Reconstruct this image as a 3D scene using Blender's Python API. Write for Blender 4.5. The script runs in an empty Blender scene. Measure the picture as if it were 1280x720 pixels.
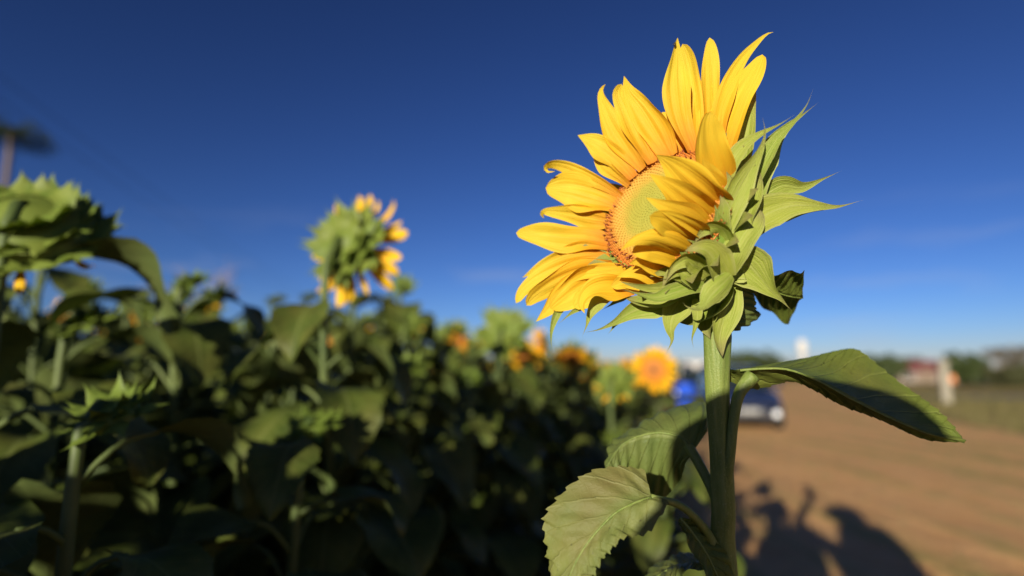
import bpy, math, random
import numpy as np
from mathutils import Vector, Matrix, Quaternion
R = math.radians
scene = bpy.context.scene
COL = scene.collection

# ------------------------------------------------------------------ camera
CAM_H = 1.36
PITCH = R(8.4)
FPX = 1280 * 20 / 36.0
cp, sp = math.cos(PITCH), math.sin(PITCH)
CAM = np.array([0.0, 0.0, CAM_H])

def P(px, py, d):
    """point of the place seen at photo pixel (px,py), d metres deep"""
    x = (px - 640) / FPX * d
    u = (360 - py) / FPX * d
    return CAM + np.array([x, d * cp - u * sp, d * sp + u * cp])

def on_ground(px, py, z=0.0):
    v = 360 - py
    fwd = FPX * cp - v * sp
    up = FPX * sp + v * cp
    t = (CAM_H - z) / -up
    return np.array([(px - 640) * t, fwd * t, z])

RIGHT = np.array([1.0, 0, 0]); UP = np.array([0, -sp, cp]); BACK = np.array([0, -cp, -sp])

cam_d = bpy.data.cameras.new('camera'); cam = bpy.data.objects.new('camera', cam_d); COL.objects.link(cam)
cam.location = CAM; cam.rotation_euler = (R(90) + PITCH, 0, 0)
cam_d.lens = 20; cam_d.sensor_width = 36; cam_d.clip_start = 0.02; cam_d.clip_end = 6000
cam_d.dof.use_dof = True; cam_d.dof.focus_distance = 0.465; cam_d.dof.aperture_fstop = 1.8
cam_d.dof.aperture_blades = 0
scene.camera = cam

# ------------------------------------------------------------------ light
SUN_E, SUN_AZ = R(12.0), R(23.5)     # light travels towards azimuth SUN_AZ (from +Y to +X)
ldir = np.array([math.sin(SUN_AZ) * math.cos(SUN_E), math.cos(SUN_AZ) * math.cos(SUN_E), -math.sin(SUN_E)])
sd = bpy.data.lights.new('sun', 'SUN'); so = bpy.data.objects.new('sun', sd); COL.objects.link(so)
sd.energy = 5.0; sd.angle = R(0.5); sd.color = (1.0, 0.92, 0.76)
so.rotation_euler = Vector(ldir).to_track_quat('-Z', 'Y').to_euler(); so.location = (-3, -6, 5)

world = bpy.data.worlds.new('World'); scene.world = world; world.use_nodes = True
wn = world.node_tree; wn.nodes.clear()
out = wn.nodes.new('ShaderNodeOutputWorld'); bg = wn.nodes.new('ShaderNodeBackground')
sky = wn.nodes.new('ShaderNodeTexSky'); sky.sky_type = 'NISHITA'; sky.sun_disc = False
sky.sun_elevation = SUN_E; sky.sun_rotation = math.pi + SUN_AZ
sky.altitude = 1500; sky.air_density = 1.0; sky.dust_density = 0.8; sky.ozone_density = 6.0
gm = wn.nodes.new('ShaderNodeGamma'); gm.inputs[1].default_value = 1.5
bg.inputs[1].default_value = 0.054
# thin far cloud low over the horizon
tc = wn.nodes.new('ShaderNodeTexCoord'); sep = wn.nodes.new('ShaderNodeSeparateXYZ')
mp = wn.nodes.new('ShaderNodeMapping'); mp.inputs['Scale'].default_value = (3.0, 3.0, 16.0); mp.inputs['Location'].default_value = (1.3, .4, .2)
nz = wn.nodes.new('ShaderNodeTexNoise'); nz.inputs['Scale'].default_value = 1.6; nz.inputs['Detail'].default_value = 5
cr = wn.nodes.new('ShaderNodeValToRGB'); cr.color_ramp.elements[0].position = .56; cr.color_ramp.elements[1].position = .78
zr = wn.nodes.new('ShaderNodeMapRange'); zr.inputs[1].default_value = .30; zr.inputs[2].default_value = .02
mul = wn.nodes.new('ShaderNodeMath'); mul.operation = 'MULTIPLY'; mul2 = wn.nodes.new('ShaderNodeMath'); mul2.operation = 'MULTIPLY'; mul2.inputs[1].default_value = .35
mix = wn.nodes.new('ShaderNodeMixRGB'); mix.inputs[2].default_value = (6.0, 6.2, 6.8, 1)
L = wn.links.new
L(tc.outputs['Generated'], sep.inputs[0]); L(tc.outputs['Generated'], mp.inputs[0]); L(mp.outputs[0], nz.inputs['Vector'])
L(nz.outputs[0], cr.inputs[0]); L(sep.outputs[2], zr.inputs[0]); L(cr.outputs[0], mul.inputs[0]); L(zr.outputs[0], mul.inputs[1])
L(mul.outputs[0], mul2.inputs[0]); L(mul2.outputs[0], mix.inputs[0])
L(sky.outputs[0], gm.inputs[0]); 
tn = wn.nodes.new('ShaderNodeMixRGB'); tn.blend_type = 'MULTIPLY'; tn.inputs[0].default_value = 1; tn.inputs[2].default_value = (1.15, .62, .53, 1)
L(gm.outputs[0], tn.inputs[1]); L(tn.outputs[0], mix.inputs[1]); L(mix.outputs[0], bg.inputs[0]); L(bg.outputs[0], out.inputs[0])

vs = scene.view_settings
vs.view_transform = 'Standard'; vs.look = 'None'; vs.gamma = 1; vs.exposure = 0.55; vs.use_curve_mapping = False
scene.cycles.max_bounces = 8; scene.cycles.transmission_bounces = 4; scene.cycles.transparent_max_bounces = 4
scene.cycles.use_denoising = True

# ------------------------------------------------------------------ mesh helpers
def cat(points, n):
    """Catmull-Rom resample to n+1 points, roughly even in arc length"""
    p = np.asarray(points, float)
    if len(p) == 2:
        t = np.linspace(0, 1, n + 1)[:, None]; return p[0] * (1 - t) + p[1] * t
    q = np.vstack([2 * p[0] - p[1], p, 2 * p[-1] - p[-2]])
    fine = []
    K = 16
    for i in range(1, len(q) - 2):
        t = np.linspace(0, 1, K, endpoint=False)[:, None]
        a, b, c, d = q[i - 1], q[i], q[i + 1], q[i + 2]
        fine.append(.5 * ((2 * b) + (c - a) * t + (2 * a - 5 * b + 4 * c - d) * t ** 2 + (3 * b - a - 3 * c + d) * t ** 3))
    fine = np.vstack(fine + [p[-1:]])
    s = np.r_[0, np.cumsum(np.linalg.norm(np.diff(fine[:, :3], axis=0), axis=1))]
    if s[-1] == 0: s = np.linspace(0, 1, len(fine))
    tt = np.linspace(0, s[-1], n + 1)
    return np.stack([np.interp(tt, s, fine[:, k]) for k in range(p.shape[1])], 1)

def catp(points, n):
    """Catmull-Rom, even in parameter (so that several curves stay in step)"""
    p = np.asarray(points, float)
    q = np.vstack([2 * p[0] - p[1], p, 2 * p[-1] - p[-2]])
    u = np.linspace(0, len(p) - 1, n + 1); i = np.minimum(u.astype(int), len(p) - 2); t = (u - i)[:, None]
    a, b, c, d = q[i], q[i + 1], q[i + 2], q[i + 3]
    return .5 * ((2 * b) + (c - a) * t + (2 * a - 5 * b + 4 * c - d) * t ** 2 + (3 * b - a - 3 * c + d) * t ** 3)

def unit(v):
    v = np.asarray(v, float); return v / (np.linalg.norm(v, axis=-1, keepdims=True) + 1e-12)

class MB:
    """collects geometry, links ONE mesh object"""
    def __init__(s): s.v = []; s.f = []; s.uv = []; s.mi = []; s.n = 0
    def add(s, v, f, uv=None, mi=0):
        v = np.asarray(v, float); b = s.n
        s.v.append(v); s.n += len(v)
        if uv is None: uv = np.zeros((len(v), 2))
        for q in f:
            s.f.append(tuple(b + i for i in q)); s.mi.append(mi)
        s.uv.append(np.asarray(uv, float))
        return s
    def grid(s, G, uv=None, mi=0, closed=False):
        """G: (nu, nv, 3)"""
        nu, nv = G.shape[:2]
        f = []
        for i in range(nu - 1):
            for j in range(nv - 1 if not closed else nv):
                j2 = (j + 1) % nv
                f.append((i * nv + j, i * nv + j2, (i + 1) * nv + j2, (i + 1) * nv + j))
        if uv is None:
            uu, vv = np.meshgrid(np.linspace(0, 1, nu), np.linspace(0, 1, nv), indexing='ij'); uv = np.stack([uu, vv], -1)
        return s.add(G.reshape(-1, 3), f, uv.reshape(-1, 2), mi)
    def tube(s, pts, rad, k=8, mi=0, n=None, ends=True):
        pts = np.asarray(pts, float); rad = np.asarray(rad, float) * np.ones(len(pts))
        if n:
            q = cat(np.c_[pts, rad], n); pts, rad = q[:, :3], q[:, 3]
        T = unit(np.gradient(pts, axis=0))
        ref = np.array([0, 0, 1.0]) if abs(T[0][2]) < .9 else np.array([1.0, 0, 0])
        A = unit(np.cross(T[0], ref)); G = []
        for i in range(len(pts)):
            A = unit(A - T[i] * np.dot(A, T[i])); B = np.cross(T[i], A)
            a = np.linspace(0, 2 * np.pi, k, endpoint=False)
            G.append(pts[i] + rad[i] * (np.cos(a)[:, None] * A + np.sin(a)[:, None] * B))
        s.grid(np.array(G), mi=mi, closed=True)
        if ends:
            b = s.n - len(pts) * k
            s.f.append(tuple(b + j for j in reversed(range(k)))); s.mi.append(mi)
            s.f.append(tuple(b + (len(pts) - 1) * k + j for j in range(k))); s.mi.append(mi)
        return s
    def box(s, c, sz, rot=0.0, mi=0, taper=(1, 1)):
        c = np.asarray(c, float); h = np.asarray(sz, float) / 2
        V = []
        for z in (-1, 1):
            tx, ty = taper if z > 0 else (1, 1)
            for x, y in ((-1, -1), (1, -1), (1, 1), (-1, 1)): V.append([x * h[0] * tx, y * h[1] * ty, z * h[2]])
        V = np.array(V); ca, sa = math.cos(rot), math.sin(rot)
        V = V @ np.array([[ca, sa, 0], [-sa, ca, 0], [0, 0, 1]]) + c
        return s.add(V, [(3, 2, 1, 0), (4, 5, 6, 7), (0, 1, 5, 4), (1, 2, 6, 5), (2, 3, 7, 6), (3, 0, 4, 7)], mi=mi)
    def mesh(s, name, mats, smooth=True):
        me = bpy.data.meshes.new(name)
        V = np.vstack(s.v); me.from_pydata(V.tolist(), [], s.f)
        UV = np.vstack(s.uv); ul = me.uv_layers.new(name='UVMap')
        li = np.empty(len(me.loops), int); me.loops.foreach_get('vertex_index', li)
        ul.data.foreach_set('uv', UV[li].ravel())
        for m in (mats if isinstance(mats, (list, tuple)) else [mats]): me.materials.append(m)
        me.polygons.foreach_set('material_index', s.mi)
        if smooth: me.polygons.foreach_set('use_smooth', [True] * len(me.polygons))
        me.update(); return me
    def build(s, name, mats, parent=None, smooth=True):
        return link(name, s.mesh(name, mats, smooth), parent)

def link(name, me, parent=None):
    o = bpy.data.objects.new(name, me); COL.objects.link(o)
    if parent is not None:
        o.parent = parent
    return o

def tag(o, label=None, cat_=None, group=None, kind=None):
    if label: o['label'] = label
    if cat_: o['category'] = cat_
    if group: o['group'] = group
    if kind: o['kind'] = kind
    return o

def empty(name, loc=(0, 0, 0), rz=0.0):
    o = bpy.data.objects.new(name, None); COL.objects.link(o); o.location = loc; o.rotation_euler = (0, 0, rz)
    o.empty_display_size = .05
    return o

def reparent(o, root):
    """o was built in world coordinates; root only carries a location"""
    o.parent = root
    o.matrix_parent_inverse = Matrix.Translation(root.location).inverted()

def copy_tree(o, parent=None):
    c = o.copy(); COL.objects.link(c); c.parent = parent
    for ch in [x for x in o.children]: copy_tree(ch, c)
    return c

# ------------------------------------------------------------------ materials
class NT:
    def __init__(s, name):
        s.m = bpy.data.materials.new(name); s.m.use_nodes = True; s.t = s.m.node_tree; s.t.nodes.clear()
        s.out = s.n('ShaderNodeOutputMaterial')
    def n(s, typ, **k):
        x = s.t.nodes.new(typ)
        for a, b in k.items(): setattr(x, a, b)
        return x
    def l(s, a, b): s.t.links.new(a, b)
    def math(s, op, a, b=None, clamp=False):
        x = s.n('ShaderNodeMath', operation=op); x.use_clamp = clamp
        for i, q in enumerate((a, b)):
            if q is None: continue
            if isinstance(q, (int, float)): x.inputs[i].default_value = q
            else: s.l(q, x.inputs[i])
        return x.outputs[0]
    def mix(s, fac, a, b, mode='MIX'):
        x = s.n('ShaderNodeMixRGB', blend_type=mode)
        for i, q in enumerate((fac, a, b)):
            if isinstance(q, (int, float)): x.inputs[i].default_value = q
            elif isinstance(q, tuple): x.inputs[i].default_value = (*q, 1) if len(q) == 3 else q
            else: s.l(q, x.inputs[i])
        return x.outputs[0]
    def ramp(s, fac, stops):
        x = s.n('ShaderNodeValToRGB'); e = x.color_ramp.elements
        while len(e) < len(stops): e.new(.5)
        for q, (p, c) in zip(e, stops):
            q.position = p; q.color = (*c, 1) if len(c) == 3 else (c[0],) * 3 + (1,)
        s.l(fac, x.inputs[0]); return x.outputs[0]
    def noise(s, scale, detail=4, vec=None, rough=.5):
        x = s.n('ShaderNodeTexNoise'); x.inputs['Scale'].default_value = scale; x.inputs['Detail'].default_value = detail
        x.inputs['Roughness'].default_value = rough
        if vec is not None: s.l(vec, x.inputs['Vector'])
        return x.outputs['Fac']

def thin(name, colour_fn, rough=.5, trans=.35, bump=.3, spec=.3, tcol=None, sheen=0):
    """thin plant tissue: reflects and lets light through"""
    g = NT(name)
    uv = g.n('ShaderNodeUVMap').outputs[0]
    col, hgt = colour_fn(g, uv)
    pr = g.n('ShaderNodeBsdfPrincipled'); pr.inputs['Roughness'].default_value = rough
    pr.inputs['Specular IOR Level'].default_value = spec
    g.l(col, pr.inputs['Base Color'])
    tr = g.n('ShaderNodeBsdfTranslucent')
    tc_ = g.mix(1.0, col, tcol or (1, 1, .6), 'MULTIPLY'); g.l(tc_, tr.inputs[0])
    if hgt is not None:
        b = g.n('ShaderNodeBump'); b.inputs['Strength'].default_value = bump; b.inputs['Distance'].default_value = .0012
        g.l(hgt, b.inputs['Height']); g.l(b.outputs[0], pr.inputs['Normal'])
    m = g.n('ShaderNodeMixShader'); m.inputs[0].default_value = trans
    g.l(pr.outputs[0], m.inputs[1]); g.l(tr.outputs[0], m.inputs[2]); g.l(m.outputs[0], g.out.inputs[0])
    return g.m

def split(g, uv):
    s = g.n('ShaderNodeSeparateXYZ'); g.l(uv, s.inputs[0]); return s.outputs[0], s.outputs[1]

def scaled(g, uv, sx, sy):
    m = g.n('ShaderNodeMapping'); g.l(uv, m.inputs[0]); m.inputs['Scale'].default_value = (sx, sy, 1)
    return m.outputs[0]

def objshift(g, uv):
    oi = g.n('ShaderNodeObjectInfo'); a = g.n('ShaderNodeVectorMath', operation='ADD'); g.l(uv, a.inputs[0])
    c = g.n('ShaderNodeCombineXYZ'); g.l(g.math('MULTIPLY', oi.outputs['Random'], 37.0), c.inputs[2]); g.l(c.outputs[0], a.inputs[1])
    return a.outputs[0], oi.outputs['Random']

def petal_col(base, mid, tip):
    def fn(g, uv):
        u, v = split(g, uv)
        uo, rnd = objshift(g, uv)
        st = g.noise(1.0, 3, scaled(g, uo, 1.6, 26)); st2 = g.noise(1.0, 2, scaled(g, uo, .9, 9))
        blot = g.noise(1.0, 3, scaled(g, uo, 5, 4))
        uu = g.math('ADD', u, g.math('MULTIPLY', g.math('SUBTRACT', st, .5), .22))
        c = g.ramp(uu, [(0.0, base), (.30, mid), (.68, tip), (1.0, tip)])
        c = g.mix(g.math('MULTIPLY', g.ramp(st2, [(.48, (0,)), (.78, (1,))]), .22), c, (.72, .30, .012))
        c = g.mix(g.math('MULTIPLY', rnd, .22), c, (.93, .50, .015))
        c = g.mix(g.math('MULTIPLY', g.ramp(blot, [(.5, (0,)), (.8, (1,))]), .2), c, (.95, .66, .05))
        c = g.mix(g.math('MULTIPLY', g.ramp(g.math('ADD', u, g.math('MULTIPLY', blot, .16)), [(1.0, (0,)), (1.10, (1,))]), .35), c, (.36, .20, .04))
        fine = g.noise(1.0, 2, scaled(g, uo, .7, 70)); c = g.mix(g.math('MULTIPLY', g.ramp(fine, [(.52, (0,)), (.66, (1,))]), .16), c, (.50, .26, .02))
        h = g.math('ADD', g.math('ADD', g.math('MULTIPLY', st, .7), g.math('MULTIPLY', fine, .4)), g.math('MULTIPLY', st2, 1.6))
        return c, h
    return fn
M = {}
M['petal'] = thin('petal_yellow', petal_col((.60, .20, .015), (.67, .40, .018), (.70, .52, .035)), .55, .30, .5, .2, (1, .62, .25))
M['petal_far'] = thin('petal_far', petal_col((.70, .22, .01), (.88, .42, .01), (.92, .56, .012)), .55, .35, .3, .2, (1, .7, .3))

def leaf_col(dark, light, veinc, dry=.0, nveins=9.0, thr=(.72, .98)):
    def fn(g, uv):
        u, v = split(g, uv)
        uo, rnd = objshift(g, uv)
        av = g.math('ABSOLUTE', g.math('SUBTRACT', g.math('MULTIPLY', v, 2.0), 1.0))
        ph = g.math('SUBTRACT', g.math('MULTIPLY', u, nveins), g.math('MULTIPLY', g.math('POWER', av, .8), 2.2))
        ph = g.math('ADD', ph, g.math('MULTIPLY', g.noise(3.0, 2, uo), .5))
        tri = g.math('ABSOLUTE', g.math('SUBTRACT', g.math('FRACT', ph), .5))      # 0.5 on a vein
        side = g.ramp(tri, [(.43, (0,)), (.5, (1,))])
        mid = g.ramp(av, [(.0, (1,)), (.045, (.5,)), (.07, (0,))])
        net = g.n('ShaderNodeTexVoronoi'); net.feature = 'DISTANCE_TO_EDGE'; net.inputs['Scale'].default_value = 1.0
        g.l(scaled(g, uo, 34, 22), net.inputs['Vector'])
        netf = g.ramp(net.outputs['Distance'], [(.0, (1,)), (.12, (0,))])
        n1 = g.noise(1.0, 5, scaled(g, uo, 4, 3)); n2 = g.noise(1.0, 3, scaled(g, uo, 18, 14))
        c = g.mix(g.ramp(n1, [(.3, (0,)), (.7, (1,))]), dark, light)
        c = g.mix(g.math('MULTIPLY', g.ramp(n2, [(.4, (0,)), (.8, (1,))]), .35), c, light)
        if dry:
            n3 = g.noise(1.0, 4, scaled(g, uo, 2.2, 1.7))
            edge = g.ramp(g.math('ADD', av, g.math('MULTIPLY', n3, .5)), [(1.02, (0,)), (1.32, (1,))])
            c = g.mix(g.math('MULTIPLY', g.ramp(n3, [(.42, (0,)), (.75, (1,))]), dry), c, (.17, .105, .03))
            c = g.mix(g.math('MULTIPLY', edge, dry), c, (.20, .12, .035))
            sp_ = g.noise(1.0, 1, scaled(g, uo, 26, 20)); c = g.mix(g.math('MULTIPLY', g.ramp(sp_, [(.74, (0,)), (.78, (1,))]), .8 * dry), c, (.045, .02, .01))
        veins = g.math('MAXIMUM', mid, g.math('MULTIPLY', side, .65))
        c = g.mix(g.math('MULTIPLY', netf, .05), c, veinc)
        c = g.mix(g.math('MULTIPLY', veins, .75), c, veinc)
        geo = g.n('ShaderNodeNewGeometry'); c = g.mix(g.math('MULTIPLY', geo.outputs['Backfacing'], .30), c, (.13, .17, .07))
        h = g.math('SUBTRACT', g.math('MULTIPLY', tri, -1.2), g.math('ADD', g.math('MULTIPLY', veins, 1.0), g.math('MULTIPLY', netf, .12)))
        h = g.math('ADD', h, g.math('MULTIPLY', n2, .8))
        return c, h
    return fn
M['leaf'] = thin('leaf_green', leaf_col((.095, .135, .020), (.15, .19, .030), (.24, .27, .06), .35), .55, .22, .9, .35, (.9, 1, .35))
M['leaf_dry'] = thin('leaf_drying', leaf_col((.13, .155, .026), (.20, .205, .036), (.27, .26, .08), .85, nveins=6.0), .6, .22, .6, .3, (.9, 1, .35))
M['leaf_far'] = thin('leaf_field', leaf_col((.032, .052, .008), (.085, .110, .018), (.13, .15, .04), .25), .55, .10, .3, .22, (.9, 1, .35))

def bract_col(g, uv):   # striate, paler along midrib and margin
    u, v = split(g, uv)
    uo, rnd = objshift(g, uv)
    av = g.math('ABSOLUTE', g.math('SUBTRACT', g.math('MULTIPLY', v, 2.0), 1.0))
    st = g.noise(1.0, 3, scaled(g, uo, 3, 22)); n1 = g.noise(1.0, 4, scaled(g, uo, 4, 3)); n2 = g.noise(1.0, 2, scaled(g, uo, 60, 30))
    c = g.mix(n1, (.24, .29, .030), (.40, .42, .070))
    c = g.mix(g.math('MULTIPLY', rnd, .55), c, (.15, .26, .028))
    c = g.mix(g.math('MULTIPLY', g.ramp(st, [(.4, (0,)), (.72, (1,))]), .6), c, (.42, .42, .12))
    c = g.mix(g.ramp(av, [(.0, (.5,)), (.10, (0,))]), c, (.40, .42, .13))
    c = g.mix(g.ramp(av, [(.80, (0,)), (1.0, (.55,))]), c, (.42, .42, .16))
    c = g.mix(g.ramp(u, [(.70, (0,)), (1.0, (.75,))]), c, (.30, .24, .12))
    h = g.math('ADD', g.math('MULTIPLY', st, 1.0), g.math('MULTIPLY', n2, .5))
    return c, h
M['bract'] = thin('bract_green', bract_col, .6, .22, .7, .25, (.9, 1, .3))


def bractfar_col(g, uv):
    uo, rnd = objshift(g, uv); n1 = g.noise(1.0, 4, scaled(g, uo, 4, 3))
    c = g.mix(n1, (.07, .12, .015), (.18, .24, .035)); c = g.mix(g.math('MULTIPLY', rnd, .4), c, (.24, .26, .05))
    return c, n1
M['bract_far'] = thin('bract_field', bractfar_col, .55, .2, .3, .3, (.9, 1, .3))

def solid(name, fn, rough=.6, spec=.4, bump=.2, dist=.002, metal=0.0, coat=0.0):
    g = NT(name); tcn = g.n('ShaderNodeTexCoord').outputs['Object']
    col, h = fn(g, tcn)
    pr = g.n('ShaderNodeBsdfPrincipled'); pr.inputs['Specular IOR Level'].default_value = spec; pr.inputs['Metallic'].default_value = metal
    pr.inputs['Coat Weight'].default_value = coat
    if isinstance(rough, float): pr.inputs['Roughness'].default_value = rough
    if isinstance(col, tuple): pr.inputs['Base Color'].default_value = (*col, 1)
    else: g.l(col, pr.inputs['Base Color'])
    if h is not None:
        b = g.n('ShaderNodeBump'); b.inputs['Strength'].default_value = bump; b.inputs['Distance'].default_value = dist
        g.l(h, b.inputs['Height']); g.l(b.outputs[0], pr.inputs['Normal'])
    g.l(pr.outputs[0], g.out.inputs[0]); return g.m

def two(a, b, scale, detail=4):
    def fn(g, v):
        n = g.noise(scale, detail, v); return g.mix(g.ramp(n, [(.3, (0,)), (.7, (1,))]), a, b), n
    return fn

def stem_fn(g, v):
    m = g.n('ShaderNodeMapping'); g.l(v, m.inputs[0]); m.inputs['Scale'].default_value = (260, 260, 10)
    st = g.noise(1.0, 3, m.outputs[0]); n = g.noise(30, 4, v); sp_ = g.noise(700, 2, v)
    c = g.mix(g.ramp(n, [(.3, (0,)), (.7, (1,))]), (.105, .155, .028), (.165, .21, .042))
    c = g.mix(g.math('MULTIPLY', g.ramp(st, [(.45, (0,)), (.7, (1,))]), .45), c, (.26, .29, .085))
    c = g.mix(g.math('MULTIPLY', g.ramp(sp_, [(.6, (0,)), (.72, (1,))]), .3), c, (.33, .35, .17))
    return c, g.math('ADD', g.math('MULTIPLY', st, 1.0), g.math('MULTIPLY', sp_, .5))
M['stem'] = solid('stem_green', stem_fn, .55, .35, .6, .0015)
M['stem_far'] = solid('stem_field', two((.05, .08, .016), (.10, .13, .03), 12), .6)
M['recept'] = solid('receptacle', two((.14, .22, .03), (.22, .30, .05), 60), .6, .3, .5, .001)
M['hair'] = thin('plant_hair', lambda g, uv: (g.mix(.5, (.5, .52, .38), (.55, .55, .42)), None), .6, .4)

def disc_fn(g, uv):          # u = radius fraction
    u, v = split(g, uv); tcn = g.n('ShaderNodeTexCoord').outputs['Object']
    n = g.noise(160, 3, tcn)
    uu = g.math('ADD', u, g.math('MULTIPLY', g.math('SUBTRACT', n, .5), .18))
    c = g.ramp(uu, [(.0, (.31, .31, .05)), (.50, (.38, .33, .05)), (.74, (.54, .31, .05)), (.90, (.62, .24, .04)), (1.0, (.55, .18, .03))])
    return c, n
M['disc'] = thin('floret_disc', disc_fn, .6, .12, .8, .25, (1, .8, .3))
M['disc_far'] = thin('floret_disc_far', lambda g, uv: (g.ramp(split(g, uv)[0], [(.0, (.20, .10, .02)), (.5, (.42, .13, .02)), (1.0, (.62, .24, .02))]), None), .7, .1)
M['anther'] = solid('anther_brown', two((.16, .03, .012), (.30, .07, .02), 300), .5)

# ------------------------------------------------------------------ the hero sunflower
rng = random.Random(7)
D0 = 0.47
PXM = D0 / FPX
def zplane(px, py):
    return (.955 * (px - 828) + .567 * (py - 262)) * PXM
base_hero = on_ground(908, 1200)           # placeholder direction, only x,y refined below
g0 = P(905, 720, .468)
hero = empty('sunflower', (g0[0] + .012, g0[1] - .02, 0))
tag(hero, 'large yellow sunflower in sharp focus on a thick stem beside the dirt track', 'sunflower')

def Z(px, py, z): return P(px, py, D0 - z)

def prof(t, b, p, kind):
    w = np.where(t < p, b + (1 - b) * np.sin(np.pi / 2 * np.clip(t / p, 0, 1)), 0)
    s = np.clip((t - p) / (1 - p), 0, 1)
    if kind == 'petal': r = np.sqrt(np.clip(1 - s ** 1.9, 0, 1)) * (1 - .10 * s)
    elif kind == 'point': r = (1 - s ** 1.35) ** .95
    else:  r = ((1 + np.cos(np.pi * s ** .72)) / 2) ** 1.15 * .97 + .08 * (1 - s)
    return np.where(t < p, w, r)

def ribbon(pts, hw, b=.45, p=.5, kind='petal', roll=0., cup=.25, wave=.0, twist=0., nu=26, nv=9, seed=0, grooves=0.0, thickz=0):
    """pts: (px,py,z cm towards the camera) along the midrib, hw: half width in photo px as seen"""
    q = np.asarray(pts, float)
    W = np.array([Z(x, y, z / 100) for x, y, z in q])
    C = cat(W, nu); T = unit(np.gradient(C, axis=0))
    view = unit(CAM - C)
    side = unit(np.cross(T, view)); nrm = unit(np.cross(side, T))
    t = np.linspace(0, 1, nu + 1)
    rl = R(roll) + R(twist) * t
    wd = side * np.cos(rl)[:, None] + nrm * np.sin(rl)[:, None]
    nd = np.cross(wd, T)
    nd *= np.sign((nd * nrm).sum(1))[:, None] + 1e-9
    depth = ((CAM - C) @ BACK) * 1.0
    dep = np.abs((C - CAM) @ (-BACK))
    w = hw * dep / FPX * prof(t, b, p, kind) / np.maximum(np.abs(np.cos(rl)), .35)
    r = np.random.RandomState(seed + 1); ph = r.rand(4) * 6.28
    G = np.zeros((nu + 1, nv, 3)); vv = np.linspace(-1, 1, nv)
    for j, v in enumerate(vv):
        edge = 1 + wave * .12 * np.sin(t * 9 + ph[0] + v * 2) * abs(v)
        off = cup * w * (v * v - .35)
        off = off + wave * w * .22 * np.sin(t * 7 + ph[1] + (1 if v > 0 else -1) * 1.3) * v * v
        off = off + grooves * w * (.10 * np.cos(v * 8.5 + ph[2]) + .05 * np.cos(v * 17 + ph[3])) * np.sin(np.pi * np.clip(t * 1.1, 0, 1))
        G[:, j] = C + wd * (w * v * edge)[:, None] + nd * off[:, None]
    return G

cnt = [0]
def petal(pts, hw, parent=None, mat='petal', name='petal', label=None, **k):
    cnt[0] += 1
    kw = dict(b=.42, p=.52, kind='petal', cup=.22, wave=1.0, grooves=.75, nu=30, nv=13, seed=cnt[0] * 7)
    kw.update(k)
    if name == 'petal' and pts[-1][2] > 2.5: hw *= 1.18
    G = ribbon(pts, hw, **kw)
    o = MB().grid(G).build(name, M[mat]); reparent(o, hero)
    if label: o['label'] = label
    return o
def bract(pts, hw, **k):
    kw = dict(b=.55, p=.30, kind='tail', cup=.35, wave=.5, grooves=.35, nu=34, nv=11)
    kw.update(k)
    return petal(pts, hw, mat=kw.pop('mat', 'bract'), name='bract', **kw)

# --- left and lower-left rays, splayed outwards
petal([(778,246,-3.0),(745,226,-4.0),(718,213,-5.0),(700,207,-5.2),(688,206,-5.0),(682,210,-4.4),(685,215,-4.0),(694,214,-3.9)], 9, kind='point', p=.45, roll=18)
petal([(774,257,-3.2),(748,247,-3.9),(715,238,-4.6),(682,235,-5.2)], 23, roll=-12, p=.50, kind='petal')
petal([(768,278,-3.5),(738,272,-4.2),(708,267,-5.0),(684,264,-5.6),(677,267,-6.0),(680,273,-6.3)], 14, roll=12, kind='point', p=.35)
petal([(762,304,-3.6),(735,299,-4.0),(700,297,-4.6),(645,291,-5.6)], 17.5, roll=-8, p=.45, b=.55)
petal([(760,312,-3.5),(722,314,-4.6),(690,327,-5.3),(653,347,-5.8)], 13, roll=10, kind='point', p=.40)
petal([(762,322,-3.2),(722,327,-4.2),(680,345,-4.9),(655,362,-5.0),(645,379,-4.8)], 13, roll=-15, kind='petal', p=.45)
petal([(766,330,-2.7),(730,338,-3.6),(695,352,-4.2),(670,368,-4.3),(658,382,-4.2)], 15, roll=20, kind='petal', p=.45)
petal([(770,336,-2.2),(738,350,-2.9),(705,370,-3.3),(685,388,-3.3),(670,402,-3.2)], 19, roll=-6, kind='point', p=.42)
petal([(778,342,-1.7),(755,346,-2.1),(728,356,-2.5),(705,372,-2.6),(688,386,-2.5)], 20, roll=12, kind='petal', p=.5)
petal([(806,331,-.9),(785,335,-1.1),(757,339,-1.5),(728,342,-2.3),(705,352,-3.0)], 9.5, roll=-10, kind='petal', p=.5)
petal([(792,362,.6),(770,360,.9),(748,361,1.1),(734,368,1.3),(727,380,1.5),(731,392,1.6)], 15.5, roll=-22, kind='point', p=.38, b=.55, cup=.5, label='curled petal seen from its orange underside')
petal([(775,352,-2.6),(755,362,-2.2),(735,370,-2.0),(718,385,-2.2)], 16, roll=0, kind='petal')
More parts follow.
